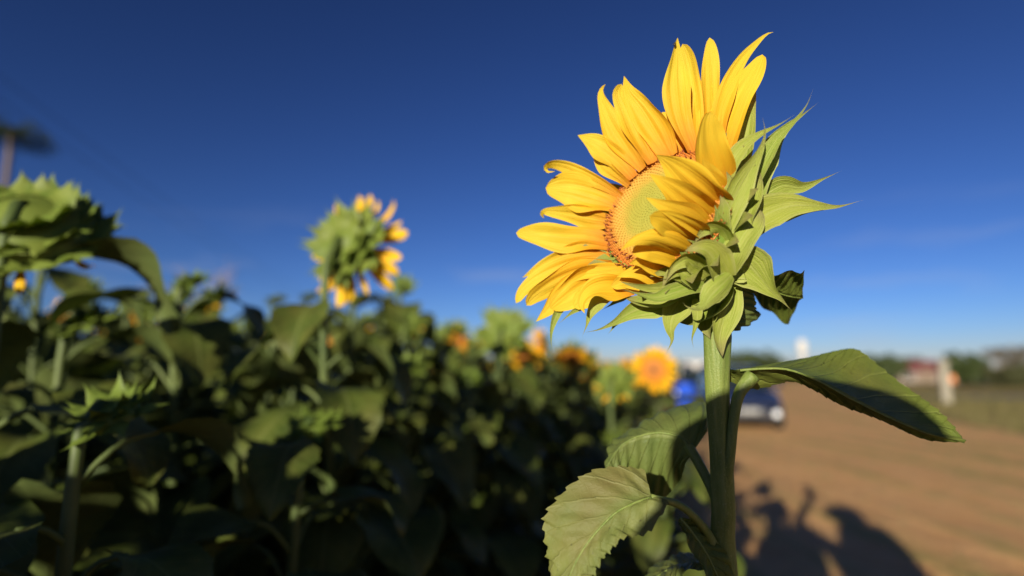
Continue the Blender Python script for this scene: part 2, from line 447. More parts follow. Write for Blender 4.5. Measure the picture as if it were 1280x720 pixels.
# --- upper-left rays
petal([(786,232,-2.6),(765,214,-3.2),(750,200,-4.0),(737,183,-4.8)], 9, roll=25, kind='point')
petal([(792,222,-2.5),(770,198,-3.0),(745,180,-3.4),(722,169,-3.8)], 14.5, roll=-10, kind='point', p=.62)
petal([(803,212,-2.0),(782,182,-2.6),(763,152,-3.0),(752,124,-3.4),(752,112,-3.6),(757,105,-3.2)], 14.5, roll=12, kind='point', p=.42)
petal([(815,204,-1.6),(797,170,-2.2),(783,140,-2.6),(773,118,-2.8),(777,105,-3.0)], 13.5, roll=-25, kind='petal', p=.45)
petal([(838,196,-1.0),(820,165,-1.3),(802,136,-1.8),(786,115,-2.2),(780,95,-2.3)], 19.5, roll=12, kind='point', p=.40, b=.5)
petal([(826,203,-2.3),(808,175,-3.0),(795,150,-3.3),(784,128,-3.5)], 15, roll=0)
petal([(850,192,-1.8),(838,165,-2.4),(828,140,-2.8)], 12, roll=10)
# --- top rays
petal([(866,190,-.3),(852,150,-.6),(845,105,-1.2),(846,70,-1.6),(847,47,-1.8)], 16.0, roll=-14, kind='point', p=.55, b=.42)
petal([(874,188,-.6),(868,150,-1.3),(864,108,-1.9),(859,75,-2.3),(853,55,-2.5)], 14.5, roll=20, kind='petal', p=.55)
petal([(889,186,.3),(889,140,-.6),(889,95,-1.4),(887,47,-2.0)], 11.5, roll=-12, kind='petal', p=.58, b=.6)
petal([(896,190,.8),(900,145,.2),(911,105,-.4),(928,75,-.8),(945,55,-.9),(958,43,-.8),(967,40,-.6)], 11.5, roll=10, kind='point', p=.38, b=.8)
petal([(903,205,1.2),(910,160,.7),(924,120,.2),(940,92,-.1),(953,68,-.4)], 17.5, roll=16, kind='petal', p=.52, b=.6)
petal([(882,190,-.2),(878,160,-.7),(880,125,-1.3),(884,95,-1.7)], 13, roll=5)
petal([(897,196,.7),(898,165,.2),(902,135,-.3),(906,112,-.7)], 13, roll=-8)
# --- near rays that stand up in front of the disc
petal([(908,236,2.6),(896,206,3.6),(888,178,4.4),(886,155,4.9),(889,139,5.1)], 17.5, roll=-20, p=.5, kind='petal', b=.5)
petal([(904,262,2.8),(880,243,4.0),(858,224,4.6),(838,206,4.8),(820,193,4.7)], 23, roll=25, p=.45, kind='point', b=.45)
petal([(898,280,2.9),(872,262,4.4),(848,243,5.2),(828,228,5.5),(812,217,5.4)], 20, roll=10, p=.42, kind='point', b=.45)
petal([(907,246,2.4),(898,232,3.2),(886,216,4.0),(878,198,4.6)], 11, roll=-20, kind='point')
petal([(893,292,2.8),(868,276,4.8),(842,262,5.9),(822,254,6.2),(807,247,6.1)], 14.5, roll=-18, p=.45, kind='point', b=.5)
petal([(882,306,2.6),(858,290,4.6),(834,276,5.7),(812,270,6.1)], 18, roll=22, p=.42, kind='petal')
petal([(872,318,2.3),(845,305,4.2),(820,297,5.2),(800,298,5.5),(785,305,5.5),(776,313,5.3)], 13.5, roll=34, p=.42, kind='point', cup=-.6, twist=-58)
petal([(862,328,2.0),(838,318,3.4),(812,312,4.3),(790,316,4.5)], 16, roll=-12, p=.42, kind='petal')
petal([(850,338,1.7),(826,331,2.8),(804,326,3.4),(786,330,3.5)], 14, roll=12, p=.42, kind='point')
petal([(834,348,1.3),(812,344,1.8),(790,341,2.0),(771,346,2.0)], 12, roll=-12, p=.45, kind='point')
petal([(822,356,1.0),(800,354,1.2),(780,352,1.3),(764,358,1.3)], 12, roll=6, kind='petal')
petal([(890,272,2.2),(870,255,3.3),(850,244,3.6),(835,240,3.4)], 18, roll=-6)

# --- flower disc: shallow dome packed with florets
nC = unit(-.64 * RIGHT + .38 * UP + .67 * BACK)
c0 = P(828, 262, D0); eX = unit(np.cross([0, 0, 1.0], nC)); eY = np.cross(nC, eX)
RD = .0555
def disc_z(r): return .006 - .010 * (r / RD) ** 2 + .004 * np.exp(-((r / RD - .82) / .12) ** 2)
mb = MB(); nr, na = 26, 72; G = []; UV = []
for i in range(nr + 1):
    r = RD * i / nr; a = np.linspace(0, 2 * np.pi, na, endpoint=False)
    G.append(c0 + r * (np.cos(a)[:, None] * eX + np.sin(a)[:, None] * eY) + disc_z(r) * nC); UV.append(np.c_[np.full(na, i / nr), a / 6.28])
mb.grid(np.array(G), np.array(UV), closed=True)
Nf = 1500
for k in range(Nf):
    r = RD * math.sqrt((k + .5) / Nf) * .995; a = k * 2.399963
    d = unit(math.cos(a) * eX + math.sin(a) * eY); q = np.cross(nC, d)
    b = c0 + r * d + (disc_z(r) - .0004) * nC; fr = r / RD
    hgt = .0012 + .0022 * max(0, fr - .62) / .38 + rng.uniform(0, .0004); w = .00085 + .0003 * fr
    ax = unit(nC + d * (-.25 + .8 * max(0, fr - .7)) + q * rng.uniform(-.12, .12))
    ring = [b + w * (math.cos(t) * d + math.sin(t) * q) for t in np.linspace(0, 2 * np.pi, 5, endpoint=False)]
    top = [b + ax * hgt + .55 * (p_ - b) for p_ in ring]
    V = ring + top + [b + ax * hgt * 1.15]
    mb.add(V, [(i, (i + 1) % 5, 5 + (i + 1) % 5, 5 + i) for i in range(5)] + [(5 + i, 5 + (i + 1) % 5, 10) for i in range(5)], np.tile([fr, k % 7 / 7.], (11, 1)))
reparent(mb.build('flower_disc', M['disc']), hero)
mb = MB()
for k in range(230):
    r = RD * rng.choice([rng.uniform(.80, .86), rng.uniform(.89, 1.02), rng.uniform(.92, 1.04)]); a = k * 2.399963 + rng.uniform(-.03, .03)
    if rng.random() < .18: continue
    d = unit(math.cos(a) * eX + math.sin(a) * eY); q = np.cross(nC, d)
    b = c0 + r * d + disc_z(r) * nC; ax = unit(nC * .8 + d * rng.uniform(.2, .9) + q * rng.uniform(-.4, .4)); ln = rng.uniform(.0028, .0048)
    mb.tube([b, b + ax * ln * .55, b + ax * ln], [.0005, .00062, .00022], 5)
    if rng.random() < .5:      # the two curled stigma arms
        for s in (-1, 1):
            e = b + ax * ln; mb.tube([e, e + ax * .0008 + q * s * .0007, e + ax * .0004 + q * s * .0015], [.0002, .00018, .0001], 4)
reparent(mb.build('anther_ring', M['anther']), hero)

# --- receptacle: bowl behind the disc that narrows into the stem
stem_top = P(893, 395, .485)
mb = MB(); G = []; na = 40
neck = [(0.0, 1.04, c0), (.012, 1.05, c0), (.026, .93, c0)]
bc = P(884, 340, .500)
rings = [(c0 - .001 * nC, .97), (c0 - .010 * nC, 1.0), (c0 * .72 + bc * .28 - .006 * nC, .96), (c0 * .42 + bc * .58, .76), (bc * .85 + stem_top * .15, .50), (bc * .35 + stem_top * .65, .24), (stem_top, .17)]
for i, (cc, rr) in enumerate(rings):
    tdir = unit((nC * (1 - i / 6)) + np.array([0, 0, 1.0]) * (i / 6)); ex = unit(np.cross([0, 0, 1.0], nC)); ey = unit(np.cross(tdir, ex)); ex = np.cross(ey, tdir)
    a = np.linspace(0, 2 * np.pi, na, endpoint=False); G.append(cc + RD * rr * (np.cos(a)[:, None] * ex + np.sin(a)[:, None] * ey))
G = np.array(G); Gs = np.stack([catp(G[:, j], 24) for j in range(na)], 1)
mb.grid(Gs, closed=True); reparent(mb.build('receptacle', M['recept']), hero)

# --- bracts (green, drawn out into long tips)
# right and upper right
bract([(925,222,.5),(930,180,.0),(937,145,-.4),(945,110,-.8)], 13, kind='point', roll=20)
bract([(944,250,1.4),(950,215,1.6),(966,180,1.5),(985,158,1.4),(1004,143,1.3),(1023,128,1.2)], 15, p=.32, roll=-10, b=.7)
bract([(938,240,2.6),(952,205,2.9),(970,175,3.0),(992,153,3.0),(1008,132,3.2),(1017,110,3.4)], 10, p=.30, roll=20, b=.7)
bract([(907,232,2.8),(914,205,3.0),(928,183,2.9),(950,168,2.8),(975,155,2.7),(995,142,2.6)], 9.5, p=.30, roll=18, b=.7)
bract([(905,290,3.4),(915,255,4.0),(932,222,4.2),(948,193,4.3),(956,168,4.6),(953,145,4.9)], 15.5, p=.38, roll=-18, b=.6)
bract([(922,300,2.6),(928,268,3.0),(942,240,3.1),(950,212,3.0)], 17, p=.42, kind='point', roll=24, b=.7)
bract([(935,262,1.5),(958,243,1.2),(980,232,.9),(1003,234,.7),(1030,223,.5),(1053,213,.3)], 13, p=.33, roll=-12, b=.6)
bract([(922,300,2.5),(945,276,2.3),(966,264,2.0),(990,257,1.7),(1018,257,1.4),(1048,258,1.1),(1079,250,.8)], 21, p=.27, roll=12, b=.62)
bract([(940,282,1.0),(970,268,.7),(1000,264,.4),(1030,262,.2),(1052,260,.2)], 12, p=.30, roll=35, b=.7)
bract([(912,340,3.2),(917,318,3.9),(927,298,4.0),(940,280,3.7),(950,262,3.0)], 18, p=.42, kind='petal', roll=8, b=.45, cup=-.35)
bract([(915,336,2.2),(932,330,2.5),(948,345,2.5),(962,362,2.4),(976,374,2.3),(991,390,2.2)], 25, p=.24, roll=-14, b=.55)
# front cluster
bract([(900,262,3.0),(908,246,3.6),(914,230,3.8),(908,214,3.8)], 9, kind='point', roll=10)
bract([(898,298,3.2),(902,276,4.0),(904,258,4.3),(900,244,4.2)], 12, kind='point', roll=-20)
bract([(912,306,3.5),(902,288,4.3),(888,284,4.6),(876,292,4.6),(868,303,4.4)], 12, kind='point', roll=30, cup=.5)
bract([(908,350,3.2),(898,330,4.2),(886,314,4.8),(872,310,5.0),(856,314,4.9)], 18, p=.38, kind='point', roll=-28, b=.6, cup=.5)
bract([(886,346,2.6),(872,330,3.6),(858,324,4.0),(842,334,3.9),(832,352,3.6)], 12, kind='point', roll=28, cup=.55)
bract([(878,356,2.2),(862,344,3.2),(848,338,3.4),(836,346,3.4),(828,358,3.2)], 14, kind='point', roll=-20, cup=.5)
bract([(856,352,1.9),(842,342,2.6),(828,340,2.8),(812,346,2.8)], 9, kind='point', roll=10)
rb = random.Random(19)
for k in range(6):
    f = .35 + .65 * k / 5; bx = 916 - 46 * f + rb.uniform(-5, 5); by = 262 + 92 * f + rb.uniform(-6, 6); an = R(-62 - 105 * f + rb.uniform(-16, 16)); ln = rb.uniform(38, 60)
    dx, dy = math.cos(an), math.sin(an); zb = 3.6 - 1.3 * f; bend = rb.uniform(-.35, .35)
    bract([(bx, by, zb - .3), (bx + dx * ln * .35, by + dy * ln * .35, zb + .7), (bx + (dx - dy * bend * .5) * ln * .7, by + (dy + dx * bend * .5) * ln * .7, zb + 1.1), (bx + (dx - dy * bend) * ln, by + (dy + dx * bend) * ln, zb + 1.0)], rb.uniform(6.5, 10), p=.32, roll=rb.uniform(-40, 40), b=.7)
# underneath, lower left
bract([(852,360,1.6),(835,358,2.3),(815,360,2.5),(795,357,2.5),(775,352,2.4)], 7, kind='point', roll=25)
bract([(882,358,2.2),(862,360,3.0),(840,366,3.4),(820,372,3.4),(800,368,3.3),(771,360,3.2)], 9.5, p=.42, roll=-22, b=.7, cup=.5)
bract([(870,366,.2),(846,372,.4),(818,380,.2),(790,390,.0),(768,403,-.2),(748,412,-.3),(728,416,-.4)], 16.5, p=.36, roll=10, b=.6)
bract([(848,366,.6),(826,372,.8),(800,376,.9),(780,372,.9)], 14, kind='point', roll=-20)
bract([(862,368,.5),(848,382,.8),(840,398,.8),(838,412,.8),(840,426,.7),(832,443,.6)], 17, p=.26, roll=-12, b=.75)
bract([(914,344,3.4),(902,356,4.3),(888,370,4.6),(879,382,4.6),(868,386,4.5),(858,383,4.3),(853,377,4.2)], 14.5, p=.45, roll=12, b=.5, cup=-.3)
bract([(868,374,1.2),(872,392,1.5),(869,408,1.5),(865,424,1.4),(868,438,1.4)], 6.5, p=.22, roll=0, b=.4)
bract([(908,350,.9),(893,372,.4),(876,388,-.4),(858,399,-1.0),(846,402,-1.2)], 24, p=.42, kind='point', roll=-52)
bract([(918,356,1.0),(912,380,1.3),(905,402,1.4),(900,424,1.4),(903,446,1.3)], 15, p=.46, kind='point', roll=24, b=.6)
bract([(893,358,1.0),(888,380,.6),(882,402,.2),(888,424,.1)], 17, kind='point', roll=-50)
bract([(905,345,.6),(880,362,.2),(850,374,-.6),(822,380,-1.0)], 20, kind='point', roll=-50)
# thin tips behind the lower petals
bract([(712,378,-2.8),(698,390,-2.8),(690,410,-2.7),(689,428,-2.7),(692,443,-2.7)], 5, roll=10)
bract([(745,372,-2.4),(728,382,-2.5),(712,393,-2.5),(696,407,-2.6)], 5, roll=10)
bract([(765,368,.2),(748,378,.3),(738,393,.4),(733,408,.4),(727,422,.4)], 9, roll=-10)
bract([(790,365,-1.6),(772,375,-1.7),(762,382,-1.8),(751,388,-1.9)], 5, roll=0)
bract([(782,392,-.6),(770,404,-.7),(764,413,-.7),(758,419,-.7)], 4, roll=0)
# backing ring of bracts so that the cup closes
for a in np.linspace(0, 2 * math.pi, 22, endpoint=False):
    d = unit(math.cos(a) * eX + math.sin(a) * eY)
    pts = [c0 - .026 * nC + d * .030, c0 - .020 * nC + d * .052, c0 - .006 * nC + d * .066, c0 + .002 * nC + d * .078]
    C = cat(pts, 12); q = np.cross(nC, d); t = np.linspace(0, 1, 13); w = .013 * prof(t, .6, .35, 'point')
    G = np.stack([C + q * (w * v)[:, None] - nC * (.10 * w * (1 - v * v))[:, None] for v in np.linspace(-1, 1, 7)], 1)
    reparent(MB().grid(G).build('bract', M['bract']), hero)

# --- stem
stem_pts = [(g0[0] + .012, g0[1] - .02, -.05), (g0[0] + .010, g0[1] - .018, .4), (g0[0] + .006, g0[1] - .008, .9)]
sp_ = [np.array(p_) for p_ in stem_pts] + [P(906, 722, .468), P(904, 650, .470), P(901, 570, .472), P(896, 490, .474), P(896, 440, .476), P(896, 412, .480), stem_top, P(890, 375, .490)]
sr = [.014, .0125, .0115, .0098, .0095, .0092, .0098, .0108, .0116, .0120, .014]
q = cat(np.c_[np.array(sp_), sr], 90)
mb = MB(); T = unit(np.gradient(q[:, :3], axis=0)); k = 30; G = []; A = np.array([1.0, 0, 0])
for i in range(len(q)):
    A = unit(A - T[i] * np.dot(A, T[i])); B = np.cross(T[i], A); a = np.linspace(0, 2 * np.pi, k, endpoint=False)
    rr = q[i, 3] * (1 + .045 * np.cos(5 * a + 1 + i * .01) + .02 * np.cos(9 * a + i * .02) + .012 * math.sin(i * .5))
    G.append(q[i, :3] + rr[:, None] * (np.cos(a)[:, None] * A + np.sin(a)[:, None] * B))
G = np.array(G); mb.grid(G, closed=True)
stem = mb.build('stem', M['stem']); reparent(stem, hero)
mb = MB()
for _ in range(2600):
    i = rng.randrange(38, len(q) - 2); a = rng.uniform(0, 6.283); j = int(a / 6.283 * k) % k
    b = G[i, j]; nn = unit(b - q[i, :3]); f = rng.uniform(0, 1); b = b * (1 - f) + G[i + 1, j] * f
    ln = rng.uniform(.0010, .0032); dd = unit(nn + np.array([rng.uniform(-.4, .4), rng.uniform(-.4, .4), rng.uniform(-.5, .3)]))
    s = unit(np.cross(dd, [0, 0, 1.0])) * .00007; mb.add([b - s, b + s, b + dd * ln], [(0, 1, 2)])
hr = mb.build('stem_hairs', M['hair'], smooth=False); reparent(hr, hero); hr['kind'] = 'stuff'

# --- leaves: blade given by midrib, left edge and right edge
def blade(mid, left, right, nu=70, nv=21, serr=.0016, teeth=26, arch=.10, pucker=.0022, seed=0, nv_teeth=1):
    """lists of world points of the same length"""
    Mi, Le, Ri = (catp(np.array(x), nu) for x in (mid, left, right))
    r = np.random.RandomState(seed); t = np.linspace(0, 1, nu + 1); ph = r.rand(6) * 6.28
    G = np.zeros((nu + 1, nv, 3)); UV = np.zeros((nu + 1, nv, 2))
    T = unit(np.gradient(Mi, axis=0))
    for s, E in ((-1, Le), (1, Ri)):
        w = np.linalg.norm(E - Mi, axis=1)[:, None]; o = (E - Mi) / (w + 1e-9)
        nrm = unit(np.cross(T, o) * s); nrm[np.isnan(nrm)] = 0
        tooth = (t * teeth + ph[0]) % 1.0; amp = (tooth ** 1.4) * serr * (.6 + .8 * r.rand(nu + 1)) * np.sin(np.pi * np.clip(t, .02, .985)) ** .3
        Eo = E + o * amp[:, None] + T * (amp * .6)[:, None]
        for j in range(nv // 2 + 1):
            f = j / (nv // 2)
            p_ = Mi + (Eo - Mi) * f
            off = arch * w[:, 0] * math.sin(math.pi * f) + pucker * np.sin(t * 55 - f * 9 * 1.0 + ph[1]) * math.sin(math.pi * f) * .8 + pucker * .9 * np.sin(t * 17 + f * 5 + ph[2 + (s > 0)]) * f
            idx = nv // 2 + s * j
            G[:, idx] = p_ + nrm * off[:, None]
            UV[:, idx, 0] = t; UV[:, idx, 1] = .5 + .5 * s * f
    return G, UV
def leaf_px(name, mid, left, right, mat, label=None, midrib=.0008, **k):
    f = lambda L_: [P(*p_) for p_ in L_]
    m, l, r_ = f(mid), f(left), f(right)
    G, UV = blade(m, l, r_, **k); mb = MB().grid(G, UV)
    o = mb.build(name, M[mat]); reparent(o, hero)
    mb = MB(); c = cat(m, 30); mb.tube(c, np.linspace(midrib * 1.9, midrib * .3, 31), 6)
    v = mb.build('midrib', M['stem']); v.parent = o; v.matrix_parent_inverse = Matrix.Identity(4)
    if label: o['label'] = label
    return o
# broad leaf reaching to the right over the track
leaf_px('leaf', [(925,463,.470),(950,461,.468),(985,462,.466),(1022,476,.468),(1055,494,.470),(1088,511,.474),(1122,527,.478),(1160,542,.484),(1206,552,.488)],
        [(903,463,.480),(930,462,.500),(1003,447,.530),(1043,438,.548),(1070,438,.550),(1100,458,.540),(1143,491,.525),(1176,519,.505),(1207,551.5,.489)],
        [(885,465,.478),(938,484,.492),(985,477,.494),(1016,488,.494),(1048,503,.494),(1082,518,.496),(1118,534,.496),(1158,548,.494),(1205,552.5,.490)],
        'leaf', teeth=24, serr=.0032, arch=.05, nu=130, midrib=.0006, pucker=.0012, label='broad leaf reaching out to the right with its tip in shade')
mb = MB(); mb.tube([P(906,612,.468), P(912,570,.464), P(917,525,.464), P(924,492,.466), P(940,470,.470)], [.0050, .0044, .0042, .0048, .0066], 12, n=30)
reparent(mb.build('petiole', M['stem']), hero)
# drying leaf, lower left
leaf_px('leaf', [(814,622,.440),(795,628,.436),(771,640,.432),(750,660,.428),(731,684,.424),(716,711,.420),(704,745,.415),(698,790,.410)],
        [(806,588,.456),(776,583,.458),(738,592,.454),(699,622,.448),(681,652,.442),(687,690,.436),(689,735,.426),(697,789,.411)],
        [(822,624,.436),(834,628,.428),(808,664,.424),(778,671,.420),(757,690,.416),(743,713,.414),(727,740,.412),(699,790,.409)],
        'leaf_dry', teeth=17, serr=.0034, arch=.03, nu=90, midrib=.0007, pucker=.0012, label='blotched drying leaf hanging low on the left')
mb = MB(); mb.tube([P(902,700,.468), P(880,660,.462), P(850,632,.452), P(814,622,.440)], [.0045, .0035, .003, .0028], 10, n=24); reparent(mb.build('petiole', M['stem']), hero)
# folded leaf behind the stem, its blade hanging away
leaf_px('leaf', [(866,566,.505),(852,548,.515),(826,541,.525),(800,545,.528),(778,556,.528),(764,574,.525),(757,592,.52)],
        [(884,540,.52),(884,503,.56),(845,512,.58),(812,530,.58),(782,545,.565),(766,556,.55),(756,591,.521)],
        [(860,575,.50),(846,606,.54),(828,622,.56),(806,612,.55),(790,598,.54),(775,588,.53),(758,593,.519)],
        'leaf', teeth=18, serr=.002, arch=.12, nu=70)
mb = MB(); mb.tube([P(905,650,.474), P(890,612,.485), P(874,580,.498), P(860,556,.508)], [.0048, .0042, .0044, .0042], 10, n=24); reparent(mb.build('petiole', M['stem']), hero)
# lit leaf folded against the foot of the stem
leaf_px('leaf', [(850,648,.458),(862,662,.456),(878,684,.454),(892,710,.452),(904,745,.450),(910,800,.45)],
        [(854,646,.462),(872,656,.465),(892,676,.462),(912,700,.458),(922,745,.455),(912,800,.451)],
        [(849,650,.455),(856,668,.448),(868,692,.444),(882,722,.440),(892,750,.44),(908,800,.449)], 'leaf', teeth=12, serr=.001, arch=.1, nu=40, nv=13)
leaf_px('leaf', [(890,705,.50),(868,703,.51),(845,708,.52),(820,722,.53),(800,745,.54)],
        [(890,702,.505),(870,694,.54),(842,697,.56),(815,712,.56),(800,744,.541)],
        [(890,708,.498),(868,712,.49),(848,722,.49),(826,740,.50),(801,746,.539)], 'leaf', teeth=12, nu=40, nv=13)
# small dark leaves just under the head
leaf_px('leaf', [(913,352,.500),(935,354,.505),(960,362,.508),(985,370,.51),(1004,373,.512)],
        [(914,346,.490),(942,341,.480),(968,342,.478),(992,340,.478),(1006,339,.478)],
        [(913,358,.510),(935,366,.535),(952,381,.55),(970,396,.555),(986,406,.56)], 'leaf', teeth=10, serr=.001, arch=.08, nu=50)
leaf_px('leaf', [(914,352,.492),(921,370,.494),(924,388,.494),(920,402,.490),(912,413,.486)],
        [(906,352,.480),(902,372,.478),(900,390,.480),(902,405,.486),(911,414,.50)],
        [(922,350,.500),(936,364,.512),(945,383,.516),(946,396,.514),(914,413,.505)], 'leaf', teeth=14, serr=.0022, arch=.12, nu=50)

# tiny insect at the tip of the highest petal, and a spider thread
mb = MB(); bt = P(843, 56, .4845)
for s, rr in ((0, .0011), (.0014, .0007)):
    th = np.linspace(0, np.pi, 7); ph_ = np.linspace(0, 2 * np.pi, 10, endpoint=False)
    mb.grid(np.array([[bt + np.array([0, -.0006, 0]) + np.array([.3, 0, 1]) * s + rr * np.array([math.sin(a) * math.cos(b), math.sin(a) * math.sin(b) * .7, math.cos(a) * 1.3]) for b in ph_] for a in th]), closed=True)
for s in (-1, 1):
    for dz in (-.0006, 0, .0006): mb.tube([bt + [0, -.0006, dz], bt + [s * .0012, -.0008, dz + .0003], bt + [s * .0018, -.0002, dz]], [.00012, .0001, .00006], 4)
M['black'] = solid('insect_black', two((.01, .008, .006), (.03, .02, .015), 900), .3)
o = mb.build('insect', M['black']); tag(o, 'tiny black insect sitting on the tip of a top petal of the large sunflower', 'insect')

# ------------------------------------------------------------------ generic sunflower plants (local coordinates, z up)
def tri_profile(t, b=.25, p=.32):      # heart shaped leaf
    return np.where(t < p, b + (1 - b) * np.sin(np.pi / 2 * t / p), np.cos(np.pi / 2 * np.clip((t - p) / (1 - p), 0, 1)) ** .85)

def leaf_mesh(mb, base, az, rise, L_, rs, nu=12, nv=7, fold=.25, droop=1.0, pet=.10):
    """petiole then blade; returns nothing, adds to mb (material 0 leaf, 1 stem)"""
    o = np.array([math.cos(az), math.sin(az), 0.0]); z = np.array([0, 0, 1.0])
    p0 = np.asarray(base, float); p1 = p0 + o * pet * .6 + z * pet * rise; p2 = p0 + o * pet * 1.15 + z * pet * rise * 1.25
    mb.tube([p0, p1, p2], [.0055, .0045, .004], 6, mi=1, n=6)
    d = droop
    mids = [p2, p2 + o * L_ * .25 + z * L_ * (.02 - .06 * d), p2 + o * L_ * .55 - z * L_ * .28 * d, p2 + o * L_ * .78 - z * L_ * .62 * d, p2 + o * L_ * .88 - z * L_ * .98 * d]
    C = cat(mids, nu); T = unit(np.gradient(C, axis=0)); side = unit(np.cross(T, z)); nrm = np.cross(side, T)
    t = np.linspace(0, 1, nu + 1); w = L_ * .44 * tri_profile(t)
    ph = rs.rand(4) * 6.28
    G = np.zeros((nu + 1, nv, 3)); 
    for j, v in enumerate(np.linspace(-1, 1, nv)):
        back = -.16 * L_ * (1 - np.clip(t / .35, 0, 1)) ** 2 * abs(v)
        jag = 1 + .05 * np.sin(t * 40 + ph[3]) * abs(v)
        G[:, j] = C + side * (w * v * jag)[:, None] + nrm * (fold * w * abs(v) ** 1.2 + .09 * L_ * np.sin(t * 8 + ph[0] + (v > 0) * 2) * v * v)[:, None] + T * back[:, None]
    mb.grid(G)

def head_parts(ctr, f, Rd, Lp, rs, npet=20, detail=True, open_=.9, nb=34, blen=1.0):
    """returns dict name -> list of MB; f = facing direction"""
    f = unit(f); ex = unit(np.cross([0, 0, 1.0], f)) if abs(f[2]) < .98 else np.array([1.0, 0, 0]); ey = np.cross(f, ex)
    out_ = {'receptacle': [], 'bract': [], 'petal': [], 'flower_disc': []}
    na = 18; a = np.linspace(0, 2 * np.pi, na, endpoint=False); cir = np.cos(a)[:, None] * ex + np.sin(a)[:, None] * ey
    m = MB(); m.grid(np.array([ctr + f * z * Rd + cir * r * Rd for z, r in ((0, 1.03), (-.22, 1.05), (-.5, .82), (-.68, .45), (-.78, .15))]), closed=True); out_['receptacle'].append(m)
    m = MB(); rr = np.linspace(0, 1, 9)
    m.grid(np.array([ctr + f * Rd * (.12 - .16 * r * r + .05 * (i % 2)) + cir * r * Rd for i, r in enumerate(rr)]), np.array([np.c_[np.full(na, r), a / 6.28] for r in rr]), closed=True)
    out_['flower_disc'].append(m)
    for k in range(nb):
        an = k * 2.39996; d = math.cos(an) * ex + math.sin(an) * ey; q = np.cross(f, d); ly = (k % 3) / 2
        ln = blen * Rd * rs.uniform(.65, 1.15) * (1 - .15 * ly); bk = rs.uniform(-.75, .25) - .25 * ly
        s0 = ctr - f * Rd * (.20 + .50 * ly) + d * Rd * (.98 - .50 * ly)
        pts = [s0, s0 + d * ln * .4 - f * ln * .05, s0 + d * ln * .8 + f * ln * bk * .4, s0 + d * ln * 1.2 + f * ln * bk]
        nu = 7; C = cat(pts, nu); t = np.linspace(0, 1, nu + 1); w = Rd * .36 * prof(t, .7, .3, 'tail' if detail else 'point')
        m = MB(); m.grid(np.stack([C + q * (w * v)[:, None] + f * (w * .3 * v * v)[:, None] for v in np.linspace(-1, 1, 5)], 1)); out_['bract'].append(m)
    for k in range(npet):
        an = (k + rs.uniform(-.25, .25)) / npet * 2 * math.pi; d = math.cos(an) * ex + math.sin(an) * ey; q = np.cross(f, d)
        ln = Lp * rs.uniform(.8, 1.12); fw = rs.uniform(-.35, .45) * open_; s0 = ctr + d * Rd * .98 - f * Rd * .06 * (k % 2)
        pts = [s0, s0 + d * ln * .45 + f * ln * .16, s0 + d * ln * .85 + f * ln * (.2 + fw * .5), s0 + d * ln * (1.0 - .1 * abs(fw)) + f * ln * (.16 + fw)]
        nu = 9 if detail else 5; nv = 5; C = cat(pts, nu); t = np.linspace(0, 1, nu + 1); w = ln * .19 * prof(t, .45, .5, 'petal'); tw = rs.uniform(-.5, .5)
        qq = q * math.cos(tw) + f * math.sin(tw)
        m = MB(); m.grid(np.stack([C + qq * (w * v)[:, None] + f * (w * .35 * v * v)[:, None] for v in np.linspace(-1, 1, nv)], 1)); out_['petal'].append(m)
    return out_

def merge(ms):
    r = MB()
    for m in ms:
        b = r.n
        for v in m.v: r.v.append(v); 
        r.uv += m.uv; r.f += [tuple(b + i for i in q) for q in m.f]; r.mi += m.mi; r.n += m.n
    return r

def make_plant(H, faz, nod, seed, Rd=.052, Lp=.062, detail=2, npet=20, nleaf=15, lean=(0, 0), leafscale=1.0, zmin=.22, open_=.9, neck=.10, blen=1.0, nb=36, hmax=.93):
    """H: height of the head centre. detail 2: every petal and leaf its own part; 1: leaves own; 0: four merged parts"""
    rs = np.random.RandomState(seed)
    root = empty('sunflower')
    f = np.array([math.sin(faz) * math.cos(nod), math.cos(faz) * math.cos(nod), -math.sin(nod)])
    ctr = np.array([lean[0], lean[1], H]); back = ctr - f * Rd * .75
    top = back - f * neck * .45 - np.array([0, 0, neck * .5])
    q1 = np.array([lean[0] * .35 + rs.uniform(-.02, .02), lean[1] * .35 + rs.uniform(-.02, .02), H * .5])
    pts = [np.array([0, 0, -.04]), q1, np.array([top[0] * .9, top[1] * .9, H * .82]), top, back]
    c = cat(np.c_[np.array(pts), [.013, .0115, .0095, .0085, .0115]], 22)
    MB().tube(c[:, :3], c[:, 3], 8).build('stem', M['stem_far'], root)
    leaves = []
    az = rs.uniform(0, 6.28)
    for k in range(nleaf):
        h = zmin + (hmax - zmin) * (k + rs.uniform(-.3, .3)) / max(1, nleaf - 1); i = int(np.clip(h, 0, .97) * 22)
        az += 2.4; sz = (.20 - .085 * max(0, h - .45) / .5) * rs.uniform(.85, 1.15) * leafscale
        m = MB(); leaf_mesh(m, c[i, :3], az, rs.uniform(.35, .9), sz, rs, nu=14 if detail else 7, nv=7 if detail else 5, fold=rs.uniform(.05, .4), droop=rs.uniform(.45, 1.1), pet=sz * .55)
        leaves.append(m)
    hp = head_parts(ctr, f, Rd, Lp, rs, npet=npet, detail=detail > 0, open_=open_, nb=nb if detail else 16, blen=blen)
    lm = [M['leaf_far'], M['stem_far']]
    if detail:
        for m in leaves: m.build('leaf', lm, root)
    else: merge(leaves).build('leaves', lm, root)
    rc = merge(hp['receptacle'])
    if detail == 2:
        rc.build('receptacle', M['bract_far'], root)
        for m in hp['bract']: m.build('bract', M['bract_far'], root)
        for m in hp['petal']: m.build('petal', M['petal_far'], root)
    else:
        merge(hp['receptacle'] + hp['bract']).build('flower_head', M['bract_far'], root)
        if hp['petal']: merge(hp['petal']).build('petals', M['petal_far'], root)
    hp['flower_disc'][0].build('flower_disc', M['disc_far'], root)
    return root

